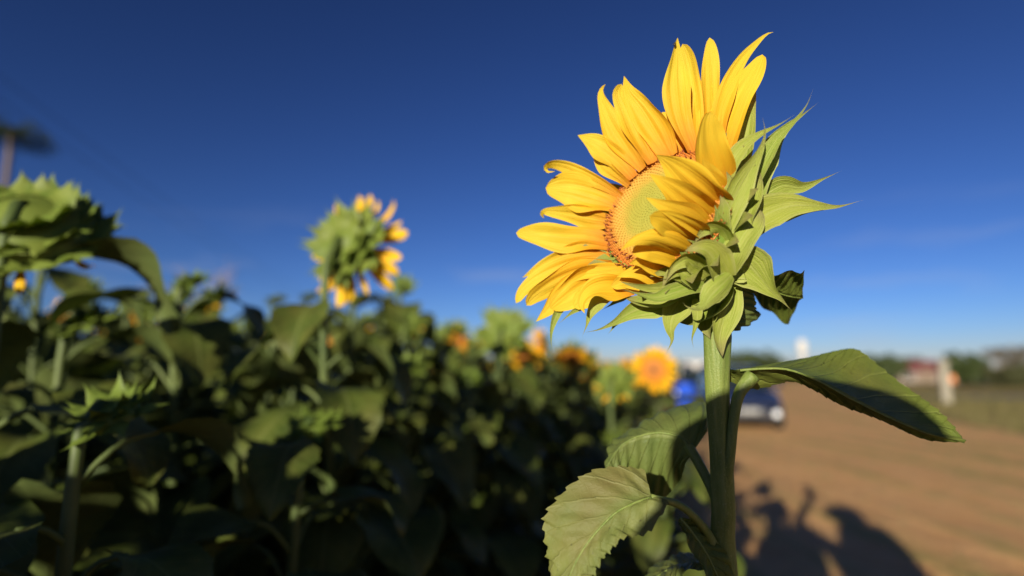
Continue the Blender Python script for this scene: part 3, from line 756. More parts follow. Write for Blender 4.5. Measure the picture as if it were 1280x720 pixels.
def stand(root, px, py, d, H):
    """puts a plant so that its head centre (height H, at local x=y=0) shows at px,py at depth d; returns root"""
    w = P(px, py, d); root.location = (w[0], w[1], 0); return root
def Hat(px, py, d): return P(px, py, d)[2]

ZON = R(16)
def special(px, py, d, faz, nod, label, **k):
    H = Hat(px, py, d); o = make_plant(H, R(faz), R(nod), k.pop('seed'), **k); stand(o, px, py, d, H)
    tag(o, label, 'sunflower', 'sunflowers of the field'); return o
SP = []
SP.append(special(440, 308, 1.30, 24, 10, 'sunflower seen from behind, standing high against the sky left of centre', seed=3, Rd=.057, Lp=.082, npet=19, nleaf=30, neck=.08, leafscale=1.0, blen=1.0, nb=60, hmax=.87, zmin=.45))
SP.append(special(40, 300, .92, -16, 44, 'big blurred sunflower head seen from below at the left edge, nearest on the left', seed=12, Rd=.086, Lp=.042, npet=10, nleaf=18, neck=.08, leafscale=1.15, blen=.45, nb=96))
SP.append(special(817, 462, 2.55, -160, 2, 'small open sunflower facing the camera just left of the thick stem', seed=21, Rd=.052, Lp=.058, npet=22, nleaf=12))
SP.append(special(631, 418, 2.5, 15, 25, 'round green sunflower head rising highest in the middle of the field', seed=33, Rd=.075, Lp=.03, npet=12, nleaf=13))
SP.append(special(677, 430, 3.6, -105, 5, 'narrow yellow sunflower turned sideways below the big petals', seed=41, Rd=.045, Lp=.075, npet=20, nleaf=12))
SP.append(special(714, 446, 3.3, -175, 55, 'yellow sunflower nodding downwards below the big petals', seed=52, Rd=.06, Lp=.06, npet=22, nleaf=12))
SP.append(special(735, 455, 3.4, 70, 30, 'green sunflower head right of the nodding yellow one', seed=55, Rd=.06, Lp=.04, npet=14, nleaf=12))
SP.append(special(214, 385, 2.0, 30, 50, 'green sunflower head standing below the bare tree on the left', seed=61, Rd=.055, Lp=.035, npet=12, nleaf=24, leafscale=1.1))
SP.append(special(268, 382, 2.1, 60, 50, 'light green sunflower head, second to the right of the bare tree', seed=67, Rd=.06, Lp=.04, npet=12, nleaf=24))
SP.append(special(170, 398, 2.5, -120, 20, 'dull orange sunflower low between green heads on the left', seed=71, Rd=.055, Lp=.06, npet=20, nleaf=12))
SP.append(special(518, 410, 2.2, 40, 40, 'small dark sunflower bud standing right of the tall back-view sunflower', seed=77, Rd=.035, Lp=.02, npet=8, nleaf=13))
SP.append(special(770, 480, 2.2, 30, 40, 'pale yellow-green sunflower head left of the one facing the camera', seed=83, Rd=.05, Lp=.04, npet=16, nleaf=12))

# --- rows of the field
U = np.array([math.sin(ZON), math.cos(ZON)]); Lf = np.array([-math.cos(ZON), math.sin(ZON)])
rf = random.Random(11)
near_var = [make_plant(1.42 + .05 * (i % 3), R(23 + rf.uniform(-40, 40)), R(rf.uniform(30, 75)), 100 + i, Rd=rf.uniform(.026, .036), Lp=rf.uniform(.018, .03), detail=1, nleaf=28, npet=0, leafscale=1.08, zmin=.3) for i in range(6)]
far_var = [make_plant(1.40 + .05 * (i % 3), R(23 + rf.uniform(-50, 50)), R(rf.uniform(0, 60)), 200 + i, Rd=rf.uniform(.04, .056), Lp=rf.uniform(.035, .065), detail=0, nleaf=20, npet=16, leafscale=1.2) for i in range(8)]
yel_var = [make_plant(1.46, R(-150 + 40 * i), R(10), 300 + i, Rd=.055, Lp=.07, detail=0, nleaf=13, npet=18) for i in range(3)]
spots = []
for r_ in range(0, 90):
    t0 = .13 + .52 * r_; s = -2.6 + rf.uniform(0, .3)
    while s < 62:
        spots.append((s + rf.uniform(-.08, .08), t0 + rf.uniform(-.09, .09))); s += rf.uniform(.26, .40) * (1 if s < 12 else 1.5)
taken = [np.array(o.location[:2]) for o in SP]
cand = []
for s, t in spots:
    p = U * s + Lf * t; d = math.hypot(*p); az = math.degrees(math.atan2(p[0], p[1]))
    if min(np.linalg.norm(p - q_) for q_ in taken) < .26: continue
    if d < .80: continue
    if p[1] > 0 and az < -62: continue
    if p[1] < -2.2 or p[0] < -45: continue
    if p[1] <= .15 and d > 3.2: continue
    if p[1] > 2.6 and p[0] + .24 > .292 * p[1] - .02 and d < 14: continue
    if s > 11 and t < 1.6 + rf.uniform(0, .5): continue
    if p[1] > .15 and p[0] + .20 > .375 * p[1] and d < 6: continue
    if p[1] < .15 and p[0] > -.46: continue      # where the two people stand
    cand.append((d, p[0], p[1], az))
cand.sort()
PRX = [-800, 0, 130, 160, 230, 330, 380, 500, 520, 620, 700, 760, 790, 850, 900]; PRY = [290, 318, 314, 340, 338, 348, 352, 350, 408, 426, 446, 468, 505, 508, 520]
FIELD_L = 'sunflower plant with drooping green head among the dense blurred rows left of the track'
used = {}
n_ind = 0
stuff_pts = []
for d, x, y, az in cand:
    if n_ind < 286:
        if d < 4.2: src = near_var[rf.randrange(6)]
        else: src = yel_var[rf.randrange(3)] if rf.random() < .15 else far_var[rf.randrange(8)]
        if src.name in used: o = copy_tree(src)
        else: o = src; used[src.name] = 1
        H0 = 1.27; sc = rf.uniform(.92, 1.07)
        if az < -4 and d < 3.0 and y > 0: sc *= 1.07
        if y > .2:
            px_ = 640 + FPX * x / (y * cp); tgt = np.interp(px_, PRX, PRY) + rf.uniform(-4, 16)
            zt = P(px_, tgt, y / cp)[2]; Ht = {0: 1.50, 1: 1.54}[0 if d >= 4.2 else 1]
            if d < 7: sc = min(sc * 1.15, zt / Ht)
            if d < 1.45: sc = min(sc, P(px_, tgt + 95, y / cp)[2] / Ht)
        else: sc = .86 if x > -.68 else 1.10
        o.location = (x, y, 0); o.scale = (sc, sc, sc); o.rotation_euler = (rf.uniform(-.05, .05), rf.uniform(-.05, .05), rf.uniform(-.6, .6))
        tag(o, FIELD_L, 'sunflower', 'sunflower plants of the field rows'); n_ind += 1
    elif d < 60: stuff_pts.append((x, y))
for v in near_var + far_var + yel_var:
    if v.name not in used:
        for c in list(v.children): bpy.data.objects.remove(c)
        bpy.data.objects.remove(v)

# the rest of the field as one object
rs = np.random.RandomState(5); mb = MB(); mbs = []
for (x, y) in stuff_pts:
    H = rs.uniform(1.33, 1.50); d = math.hypot(x, y)
    for k in range(9 if d < 25 else 5):
        a = rs.rand() * 6.28; h = H * rs.uniform(.45, .98); o_ = np.array([math.cos(a), math.sin(a), 0]); q_ = np.array([-o_[1], o_[0], 0]); L_ = rs.uniform(.16, .26); b = np.array([x, y, h]) + o_ * .05
        mb.add([b, b + o_ * L_ * .4 + q_ * L_ * .4 - [0, 0, .02], b + o_ * L_ - [0, 0, L_ * .6], b + o_ * L_ * .4 - q_ * L_ * .4 - [0, 0, .02]], [(0, 1, 2, 3)], [(0, .5), (.4, 1), (1, .5), (.4, 0)], 0)
    fa = ZON + rs.uniform(-.7, .7); f = np.array([math.sin(fa), math.cos(fa), -rs.uniform(0, .8)]); f = unit(f); ex = unit(np.cross([0, 0, 1.], f)); ey = np.cross(f, ex); c_ = np.array([x, y, H])
    aa = np.linspace(0, 6.283, 8, endpoint=False); cir = np.cos(aa)[:, None] * ex + np.sin(aa)[:, None] * ey
    mb.grid(np.array([c_ + cir * .09 * r + f * z for r, z in ((1.2, .0), (1.0, -.03), (.3, -.06))]), mi=1, closed=True)
    star = [c_ + f * .005] + [c_ + cir[i] * (.15 if i % 2 else .08) for i in range(8)]
    mb.add(star, [(0, i + 1, (i + 1) % 8 + 1) for i in range(8)], mi=2)
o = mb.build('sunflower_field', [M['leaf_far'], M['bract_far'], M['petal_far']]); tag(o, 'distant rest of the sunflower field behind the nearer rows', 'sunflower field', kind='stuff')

# ------------------------------------------------------------------ ground
def ground_fn(g, v):
    n1 = g.noise(.35, 6, v, .6); n2 = g.noise(2.5, 5, v, .6); n3 = g.noise(22, 5, v, .65); n4 = g.noise(140, 3, v)
    m = g.n('ShaderNodeMapping'); g.l(v, m.inputs[0]); m.inputs['Rotation'].default_value = (0, 0, R(21)); m.inputs['Scale'].default_value = (1.1, .12, 1)
    rut = g.noise(1.6, 4, m.outputs[0], .6)
    c = g.mix(g.ramp(n2, [(.3, (0,)), (.7, (1,))]), (.70, .37, .145), (.80, .47, .21))
    c = g.mix(g.math('MULTIPLY', g.ramp(n3, [(.45, (0,)), (.75, (1,))]), .5), c, (.56, .31, .13))
    gr = g.math('ADD', g.math('MULTIPLY', rut, .65), g.math('MULTIPLY', n2, .35))
    c = g.mix(g.math('MULTIPLY', g.ramp(gr, [(.49, (0,)), (.60, (1,))]), .75), c, (.36, .30, .09))
    h = g.math('ADD', g.math('MULTIPLY', rut, 6.0), g.math('ADD', g.math('MULTIPLY', n2, 3.0), g.math('ADD', n3, g.math('MULTIPLY', n4, .3))))
    return c, h
def grass_fn(g, v):
    n1 = g.noise(.12, 5, v, .6); n2 = g.noise(1.6, 6, v, .65); n3 = g.noise(18, 4, v)
    c = g.mix(g.ramp(n2, [(.35, (0,)), (.65, (1,))]), (.33, .24, .075), (.22, .19, .055))
    c = g.mix(g.math('MULTIPLY', g.ramp(n1, [(.45, (0,)), (.7, (1,))]), .6), c, (.38, .26, .12))
    return c, g.math('ADD', g.math('MULTIPLY', n2, 3.0), n3)
M['track'] = solid('track_soil', ground_fn, .95, .1, .9, .02)
M['dry'] = solid('dry_grassland', grass_fn, .95, .1, .8, .03)
M['fieldsoil'] = solid('field_soil', two((.12, .07, .035), (.19, .11, .055), 6), .95, .1, .6, .03)
M['asphalt'] = solid('asphalt', two((.10, .10, .10), (.15, .145, .135), 3), .9, .2)

def strip(name, pts, mat, z, kind='structure', div=1):
    mb = MB(); n = len(pts); mb.add([(x, y, z) for x, y in pts], [tuple(range(n))]); o = mb.build(name, mat, smooth=False); o['kind'] = kind; return o
strip('ground', [(-2500, -2500), (2500, -2500), (2500, 2500), (-2500, 2500)], M['dry'], -.008)
def ST(s, t): p = U * s + Lf * t; return (p[0], p[1])
strip('field_ground', [ST(-12, .06), ST(95, .06), ST(95, 75), ST(-12, 75)], M['fieldsoil'], -.004)
# track: gently uneven sheet between the field edge and the open grassland, which it leaves at a wider angle
ns, nt = 150, 50; G = np.zeros((ns, nt, 3)); rr = np.random.RandomState(4); V2 = np.array([math.sin(R(27)), math.cos(R(27))])
for i in range(ns):
    s = -9 + 110 * (i / (ns - 1)) ** 1.6
    le = U * s + Lf * .10; ri = V2 * s + np.array([V2[1], -V2[0]]) * (4.6 + .35 * math.sin(s * .5) - s * .045) if s > 0 else U * s - Lf * 5
    for j in range(nt):
        f = j / (nt - 1); x, y = le * (1 - f) + ri * f; t = f * 7
        z = .012 + .012 * math.sin(t * 2.1 + .3 * math.sin(s * .5)) + .008 * math.sin(s * 1.7 + t * 1.3) + .006 * math.sin(s * 4.1 - t * 3)
        if j in (0, nt - 1): z = -.003
        G[i, j] = (x, y, max(z, -.003))
o = MB().grid(G).build('dirt_track', M['track']); o['kind'] = 'structure'
strip('road', [(22, 30.5), (120, 24), (120, 28), (22, 35)], M['asphalt'], -.002)

rs = np.random.RandomState(31); mb = MB()
for _ in range(700):
    s_ = rs.uniform(1.5, 22); f = rs.rand(); le = U * s_ + Lf * .05; ri = V2 * s_ + np.array([V2[1], -V2[0]]) * 5; x, y = le * (1 - f) + ri * f; q_ = rs.uniform(.004, .016)
    V = np.array([(1, 0, 0), (-1, 0, 0), (0, 1, 0), (0, -1, 0), (0, 0, .7), (0, 0, -.7)]) * q_ * rs.uniform(.6, 1.3, (6, 1)) + [x, y, .022]
    mb.add(V, [(0, 2, 4), (2, 1, 4), (1, 3, 4), (3, 0, 4), (2, 0, 5), (1, 2, 5), (3, 1, 5), (0, 3, 5)])
tag(mb.build('clods', M['track'], smooth=False), 'small clods and stones scattered over the dirt track', 'clods', kind='stuff')

# weeds and dry grass
rs = np.random.RandomState(9)
def tufts(name, gen, n, h0, h1, mats, label, cat_):
    mb = MB()
    for _ in range(n):
        x, y = gen(); k = rs.randint(5, 10)
        for b in range(k):
            a = rs.rand() * 6.28; o_ = np.array([math.cos(a), math.sin(a), 0]); q_ = np.array([-o_[1], o_[0], 0]) * rs.uniform(.002, .005); hh = rs.uniform(h0, h1); b0 = np.array([x, y, 0]) + o_ * rs.uniform(0, .04)
            mb.add([b0 - q_, b0 + q_, b0 + o_ * hh * .35 + [0, 0, hh * .7] + q_ * .7, b0 + o_ * hh * .35 + [0, 0, hh * .7] - q_ * .7, b0 + o_ * hh * .9 + [0, 0, hh]], [(0, 1, 2, 3), (3, 2, 4)], mi=rs.randint(len(mats)))
    o = mb.build(name, mats, smooth=False); tag(o, label, cat_, kind='stuff')
M['grass_a'] = thin('grass_green', lambda g, uv: ((lambda n: g.mix(n, (.13, .17, .035), (.22, .22, .06)))(g.noise(3, 2)), None), .6, .25)
M['grass_b'] = thin('grass_straw', lambda g, uv: ((lambda n: g.mix(n, (.30, .24, .09), (.42, .34, .16)))(g.noise(3, 2)), None), .6, .25)
def edge_gen():
    s = rs.uniform(1.0, 30); return ST(s, .12 + abs(rs.normal()) * -.22)
def mid_gen():
    s = rs.uniform(2, 40); return ST(s, rs.choice([-1.6, -3.6, -5.2]) + rs.normal() * .35 + .3 * math.sin(s))
def right_gen():
    s = rs.uniform(3, 45); p = V2 * s + np.array([V2[1], -V2[0]]) * (4.7 - s * .045 + abs(rs.normal()) * 3.5); return (p[0], p[1])
tufts('edge_weeds', edge_gen, 260, .05, .16, [M['grass_a'], M['grass_b']], 'low weeds along the edge between field and track', 'weeds')
tufts('track_weeds', mid_gen, 420, .02, .06, [M['grass_a'], M['grass_b']], 'sparse flattened weeds growing in the dirt track', 'weeds')
tufts('dry_grass', right_gen, 2600, .05, .16, [M['grass_b'], M['grass_b'], M['grass_a']], 'dry grass on the open ground right of the track', 'grass')

# ------------------------------------------------------------------ people behind the viewpoint (their shadows lie on the track)
M['skin'] = solid('skin', two((.42, .24, .16), (.50, .30, .20), 20), .5)
M['shirt'] = solid('shirt_cloth', two((.10, .14, .22), (.14, .18, .27), 30), .85)
M['trouser'] = solid('trouser_cloth', two((.06, .06, .07), (.09, .09, .10), 30), .85)
M['shoe'] = solid('shoe_leather', two((.03, .02, .015), (.05, .035, .025), 30), .5)
M['hairm'] = solid('dark_hair', two((.015, .01, .008), (.03, .02, .015), 80), .6)
M['plastic'] = solid('black_plastic', two((.012, .012, .012), (.02, .02, .02), 200), .35)
M['lens'] = solid('lens_glass', lambda g, v: ((.01, .012, .02), None), .05, .8)

def person(label, loc, rz, scale, hands):
    """hands: local targets (before scaling) for left and right hand"""
    root = empty('person', loc, rz); root.scale = (scale,) * 3
    tag(root, label, 'person')
    V, E, Rr = [], [], []
    def v(p, r): V.append(tuple(p)); Rr.append(r); return len(V) - 1
    def e(a, b): E.append((a, b)); return b
    pel = v((0, 0, .95), .165); sp1 = e(pel, v((0, .01, 1.12), .165)); ch = e(sp1, v((0, 0, 1.32), .185)); nb = e(ch, v((0, .005, 1.46), .07))
    nk = e(nb, v((0, .02, 1.54), .054)); hd = e(nk, v((0, .035, 1.61), .078)); ht = e(hd, v((0, .02, 1.70), .082))
    for i, s in enumerate((-1, 1)):
        sh = e(nb if False else ch, v((s * .175, 0, 1.42), .062)); S = np.array([s * .175, 0, 1.42]); T = np.array(hands[i], float)
        d = T - S; Ld = np.linalg.norm(d); mid = (S + T) / 2; bend = math.sqrt(max(.30 ** 2 - (Ld / 2) ** 2, .0004))
        el = mid + unit(np.array([s * .15, -.1, -1.0]) - d * np.dot([s * .15, -.1, -1.0], d) / Ld ** 2) * bend
        a = e(sh, v(el, .043)); w = e(a, v(T, .027)); fd = unit(T - el)
        pm = T + fd * .055; pa = e(w, v(pm, .030)); q = unit(np.cross(fd, [0, 0, 1.0])) if abs(fd[2]) < .9 else np.array([1.0, 0, 0]); dn = np.cross(q, fd)
        for k, ln in enumerate((.062, .072, .068, .052)):
            b = pm + q * (k - 1.5) * .020 + fd * .028; b1 = e(pa, v(b, .010)); b2 = e(b1, v(b + fd * ln * .45 + dn * ln * .25, .009)); e(b2, v(b + fd * ln * .62 + dn * ln * .75, .008))
        th = e(w, v(T + fd * .02 - q * s * .0 + q * .034, .011)); t2 = e(th, v(T + fd * .045 + q * .050 + dn * .012, .010)); e(t2, v(T + fd * .068 + q * .048 + dn * .03, .009))
        hp_ = e(pel, v((s * .095, 0, .88), .098)); kn = e(hp_, v((s * .105, .02, .50), .062)); an = e(kn, v((s * .115, -.02, .09), .043)); he = e(an, v((s * .118, .03, .04), .038)); e(he, v((s * .13, .15, .032), .034))
    me = bpy.data.meshes.new('tmp'); me.from_pydata(V, E, []); o = bpy.data.objects.new('body', me); COL.objects.link(o)
    md = o.modifiers.new('s', 'SKIN'); sv = me.skin_vertices[0].data
    for i, r_ in enumerate(Rr): sv[i].radius = (r_, r_ * (.78 if i in (0, 1, 2) else 1)); sv[i].use_root = (i == 0)
    ss = o.modifiers.new('u', 'SUBSURF'); ss.levels = 2; ss.render_levels = 2
    dg = bpy.context.evaluated_depsgraph_get(); new = bpy.data.meshes.new_from_object(o.evaluated_get(dg)); bpy.data.objects.remove(o)
    for m_ in ('skin', 'shirt', 'trouser', 'shoe'): new.materials.append(M[m_])
    for p_ in new.polygons:
        c = p_.center; p_.use_smooth = True
        hd_ = min((Vector(hands[0]) - c).length, (Vector(hands[1]) - c).length)
        p_.material_index = 3 if c.z < .085 else 2 if c.z < .96 and abs(c.x) < .24 and hd_ > .2 else 0 if (c.z > 1.49 and abs(c.x) < .11) or hd_ < .13 else 1
    b = link('body', new, root)
    # face and hair
    def ball(c, r, n=10):
        th = np.linspace(0, np.pi, n); ph_ = np.linspace(0, 2 * np.pi, 14, endpoint=False)
        return np.array([[np.array(c) + np.array([r[0] * math.sin(a_) * math.cos(p_), r[1] * math.sin(a_) * math.sin(p_), r[2] * math.cos(a_)]) for p_ in ph_] for a_ in th])
    m = MB(); m.grid(ball((0, .0, 1.705), (.088, .098, .085)), closed=True); link('hair', m.mesh('hair', M['hairm']), root)
    m = MB()
    for s in (-1, 1): m.grid(ball((s * .030, .108, 1.655), (.012, .008, .008), 6), closed=True)
    link('eyes', m.mesh('eyes', M['plastic']), root)
    m = MB(); m.grid(ball((0, .122, 1.628), (.013, .018, .022), 6), closed=True)
    for s in (-1, 1): m.grid(ball((s * .083, .03, 1.635), (.010, .020, .030), 6), closed=True)
    m.grid(ball((0, .108, 1.588), (.026, .010, .007), 6), closed=True)
    link('face', m.mesh('face', M['skin']), root)
    return root
person('person in a blue shirt holding a camera up at chin height behind the viewpoint', (-.14, -.42, 0), 0, .845, [(.075, .34, 1.55), (.255, .32, 1.55)])
person('person standing farther back with one arm raised to hold up a phone', (.02, -1.58, 0), -R(20), 1.0, [(-.20, .12, 1.80), (.24, .02, .90)]).scale = (1.22, 1.15, 1.0)
a = np.linspace(0, 2 * np.pi, 32, endpoint=False); m = MB()
m.grid(np.array([np.c_[r_ * np.cos(a), r_ * 1.08 * np.sin(a), np.full(32, z)] for r_, z in ((.142, -.012), (.140, -.004), (.117, .002), (.115, .055), (.108, .072), (.05, .076), (.0, .077))]), closed=True)
M['hat'] = solid('straw', two((.36, .27, .13), (.48, .37, .20), 60), .8)
o = m.build('added_shade_hat', M['hat']); o.location = (-.135, -.415, 1.456); o.rotation_euler = (0, -R(15), 0); tag(o, 'straw hat added unseen on the person holding the camera, tilted to shade the leaf tip', 'hat')  # hat added out of view, sized and tilted to shade stem and leaf tip
o2 = o.copy(); COL.objects.link(o2); o2.location = (.02, -1.57, 1.685); o2.scale = (1.25, 1.2, 1.0); o2.rotation_euler = (0, 0, .3)  # second unseen hat, added to broaden the farther person's shadow
th = np.linspace(0.02, np.pi - .02, 18); pp = np.linspace(0, 2 * np.pi, 24, endpoint=False); se = lambda v_, e_: math.copysign(abs(v_) ** e_, v_)
mk = MB(); mk.grid(np.array([[(.29 * se(math.sin(a_), .5) * se(math.cos(p_), .5), .15 * se(math.sin(a_), .5) * se(math.sin(p_), .5), .33 * se(math.cos(a_), .5)) for p_ in pp] for a_ in th]), closed=True)
rk = empty('shadow_rucksack', (-.02, -1.86, 1.36), -R(20)); tag(rk, 'large dark bag, unseen, added to fill out the shadow of the person standing farther back', 'shadow_rucksack'); mk.build('bag', M['trouser'], rk)  # unseen bag added to fill out the body shadow on the track
for s_ in (-1, 1):
    mk = MB(); mk.tube([(s_ * .15, .12, .28), (s_ * .16, .25, .22), (s_ * .15, .40, .05), (s_ * .16, .25, -.22), (s_ * .16, .12, -.25)], .018, 8, n=16); mk.build('strap', M['shoe'], rk)
mk = MB(); mk.box((0, -.16, -.08), (.34, .08, .24), taper=(.9, .8)); mk.build('pocket', M['shoe'], rk)
rk2 = copy_tree(rk); rk2.location = (-.14, -.70, 1.12); rk2.rotation_euler = (0, 0, 0); rk2.scale = (.66, .9, .85); rk.scale = (.82, 1, 1); rk2['label'] = 'dark bag, unseen, added to fill gaps in the shadow of the person holding the camera'  # second added bag, closes gaps in the camera holder's shadow
o2['label'] = 'wide straw hat added unseen to broaden the shadow of the person standing farther back'
m = MB(); m.box((0, -.095, CAM_H - .005), (.145, .05, .085)); m.box((0, -.09, CAM_H + .052), (.06, .05, .035), taper=(.7, .8)); m.box((.062, -.075, CAM_H), (.03, .06, .08))
dc = empty('camera_body', (0, -.1, CAM_H)); tag(dc, 'black photo camera held at the viewpoint by the person in the blue shirt', 'camera')
o = m.build('housing', M['plastic'], smooth=False); reparent(o, dc)
m = MB(); m.tube([(0, -.075, CAM_H - .004), (0, -.045, CAM_H - .004), (0, -.04, CAM_H - .004), (0, -.018, CAM_H - .004)], [.034, .034, .037, .038], 24); o = m.build('lens', M['plastic']); reparent(o, dc)
ph = P(0, 0, 1) * 0
# phone held by the raised hand
pr_ = Matrix.Rotation(-R(20), 3, 'Z') @ Vector((-.235, .16, 1.90)) + Vector((.02, -1.58, 0))
m = MB(); m.box((0, 0, 0), (.075, .009, .15)); m.box((0, .0055, .045), (.02, .003, .02)); o = m.build('phone', M['plastic'], smooth=False); o.location = pr_; o.rotation_euler = (0, 0, -R(20))
tag(o, 'black phone held up in the raised hand of the person farther back', 'phone')

# ------------------------------------------------------------------ cars
def paint(name, c, rough=.28):
    return solid(name, lambda g, v: (g.mix(g.ramp(g.noise(7, 4, v), [(.5, (0,)), (.8, (1,))]), c, tuple(.75 * q + .05 for q in c)), None), rough, .5, coat=.6)
M['navy'] = paint('paint_dark_blue', (.012, .020, .055)); M['navy2'] = paint('paint_navy', (.008, .012, .035))
M['silver'] = paint('bumper_silver', (.05, .052, .056), .45)
M['glass'] = solid('car_glass', lambda g, v: ((.02, .03, .03), None), .04, .9)
M['rubber'] = solid('tyre_rubber', two((.015, .015, .015), (.04, .032, .026), 12), .85)
M['rim'] = solid('rim_alloy', two((.35, .35, .35), (.5, .5, .5), 20), .3, .5, metal=.8)
M['lamp'] = solid('lamp_glass', lambda g, v: ((.85, .87, .88), None), .08, .8)
M['plate'] = solid('number_plate', lambda g, v: ((.25, .25, .24), None), .5)
M['lamp_dim'] = solid('headlight_glass', lambda g, v: ((.10, .11, .12), None), .1, .6)
def make_car(body, bumper, label, loc, rz):
    root = empty('parked_car', loc, rz); tag(root, label, 'car')
    Y = [-2.0, -1.93, -1.6, -1.1, -.4, .5, .95, 1.35, 1.75, 1.93, 2.0]; Wd = [.60, .76, .82, .84, .845, .845, .84, .83, .78, .68, .55]
    ZT = [.72, .90, .93, .94, .94, .93, .92, .86, .78, .70, .60]; ZB = [.42, .30, .26, .24, .24, .24, .24, .24, .26, .30, .38]
    G = []
    for y, w, zt, zb in zip(Y, Wd, ZT, ZB):
        h = [(0, zb), (w * .85, zb), (w * .98, zb + .08), (w, zb + .25), (w * .985, zt - .16), (w * .95, zt - .04), (w * .86, zt), (w * .4, zt + .03), (0, zt + .035)]
        G.append([(x, y, z) for x, z in h] + [(-x, y, z) for x, z in h[-2:0:-1]])
    G = np.array(G); Gs = np.stack([catp(G[:, j], 40) for j in range(G.shape[1])], 1); m = MB(); m.grid(Gs, closed=True)
    for e_ in (0, 40): b0 = e_ * G.shape[1]; m.f.append(tuple(range(b0, b0 + G.shape[1]))); m.mi.append(0)
    m.build('body', body, root)
    def ring(y, w, z): return [(w, y, z), (w * .5, y + .02, z + .012), (-w * .5, y + .02, z + .012), (-w, y, z)]
    cab = [(-1.88, .70, .93), (-1.62, .64, 1.30), (-1.25, .60, 1.45), (-.4, .60, 1.50), (.15, .60, 1.47), (.55, .63, 1.30), (1.05, .70, .95)]
    m = MB(); m.add([p_ for y, w, z in cab[2:5] for p_ in ((w, y, z), (w * .4, y, z + .025), (-w * .4, y, z + .025), (-w, y, z))], [(i * 4 + j, i * 4 + j + 1, i * 4 + j + 5, i * 4 + j + 4) for i in range(2) for j in range(3)]); m.build('roof', body, root)
    def quad(name, pts, mat, par=root):
        m = MB(); m.add(pts, [tuple(range(len(pts)))]); return m.build(name, mat, par, smooth=False)
    quad('windscreen', [(-.70, 1.03, .955), (.70, 1.03, .955), (.60, .17, 1.465), (.24, .17, 1.49), (-.24, .17, 1.49), (-.60, .17, 1.465)], M['glass'])
    quad('rear_window', [(.68, -1.88, .945), (-.68, -1.88, .945), (-.60, -1.25, 1.445), (.60, -1.25, 1.445)], M['glass'])
    for s in (-1, 1):
        quad('side_window', [(s * .76, .95, .95), (s * .76, -.30, .95), (s * .60, -.38, 1.49), (s * .60, .17, 1.465)], M['glass'])
        quad('side_window', [(s * .76, -.36, .95), (s * .76, -1.75, .95), (s * .60, -1.25, 1.445), (s * .60, -.42, 1.49)], M['glass'])
        m = MB(); m.tube([(s * .74, 1.06, .93), (s * .615, .17, 1.475), (s * .615, -.4, 1.51), (s * .615, -1.25, 1.46), (s * .70, -1.90, .93)], .030, 6, n=20); m.tube([(s * .77, -.33, .94), (s * .605, -.40, 1.50)], .028, 6); m.build('pillar', body, root)
        m = MB(); m.box((s * .93, .82, 1.02), (.16, .09, .13), taper=(.8, .8)); m.tube([(s * .82, .82, .97), (s * .90, .82, 1.0)], .02, 6); m.build('wing_mirror', body, root)
        m = MB(); th = np.linspace(0, np.pi, 8); pp = np.linspace(0, 2 * np.pi, 16, endpoint=False)
        m.grid(np.array([[(s * .60 + .17 * math.sin(a) * math.cos(p_), 1.84 + .09 * math.cos(a) - abs(s * .60 + .17 * math.sin(a) * math.cos(p_)) * .12, .66 + .075 * math.sin(a) * math.sin(p_)) for p_ in pp] for a in th]), closed=True); m.build('headlight', M['lamp_dim'], root)
        m = MB(); m.tube([(s * .60, 1.93, .40), (s * .60, 2.02, .40)], [.085, .08], 18); m.build('fog_lamp', M['lamp'], root)
        for y in (-1.28, 1.28):
            m = MB(); a = np.linspace(0, 2 * np.pi, 28, endpoint=False); Gt = []
            for xx, r_ in ((.70, .20), (.68, .29), (.70, .315), (.84, .315), (.865, .29), (.86, .20)): Gt.append(np.c_[np.full(28, s * xx), y + r_ * np.cos(a), .315 + r_ * np.sin(a)])
            m.grid(np.array(Gt), closed=True); w = m.build('wheel', M['rubber'], root)
            m = MB(); m.tube([(s * .80, y, .315), (s * .845, y, .315)], [.20, .19], 20)
            for k in range(5): m.tube([(s * .86, y, .315), (s * .862, y + .18 * math.cos(k * 1.2566), .315 + .18 * math.sin(k * 1.2566))], [.03, .022], 6)
            m.build('rim', M['rim'], w)
    m = MB(); m.grid(np.array([[(x * (1 - .10 * i / 3), 2.035 - .16 * (x / .78) ** 4 - .03 * abs(i - 1.5), .30 + .085 * i) for x in np.linspace(-.78, .78, 15)] for i in range(4)])); b = m.build('bumper', bumper, root)
    m = MB(); m.box((0, 2.06, .47), (.42, .015, .12)); m.build('number_plate', M['plate'], b, smooth=False)
    m = MB(); 
    for k in range(5): m.box((0, 1.985 - .012 * k, .57 + .03 * k), (.72, .02, .014))
    m.build('grille', M['rubber'], root, smooth=False)
    m = MB(); m.tube([(-.1, 1.06, .975), (.42, .86, 1.09)], .01, 5); m.tube([(.35, 1.06, .975), (-.1, .90, 1.065)], .01, 5); m.build('wiper', M['rubber'], root)
    return root
ga = P(937, 500, 14.2); make_car(M['navy'], M['silver'], 'dark blue hatchback with silver bumper parked on the track behind the thick stem', (ga[0], ga[1] + 1.0, 0.0), math.pi - R(22) + R(10))
gb = P(873, 480, 28); make_car(M['navy2'], M['navy2'], 'dark navy car parked farther away between the stem and the open yellow flower', (gb[0], gb[1], 0.0), math.pi - R(17) - R(14))

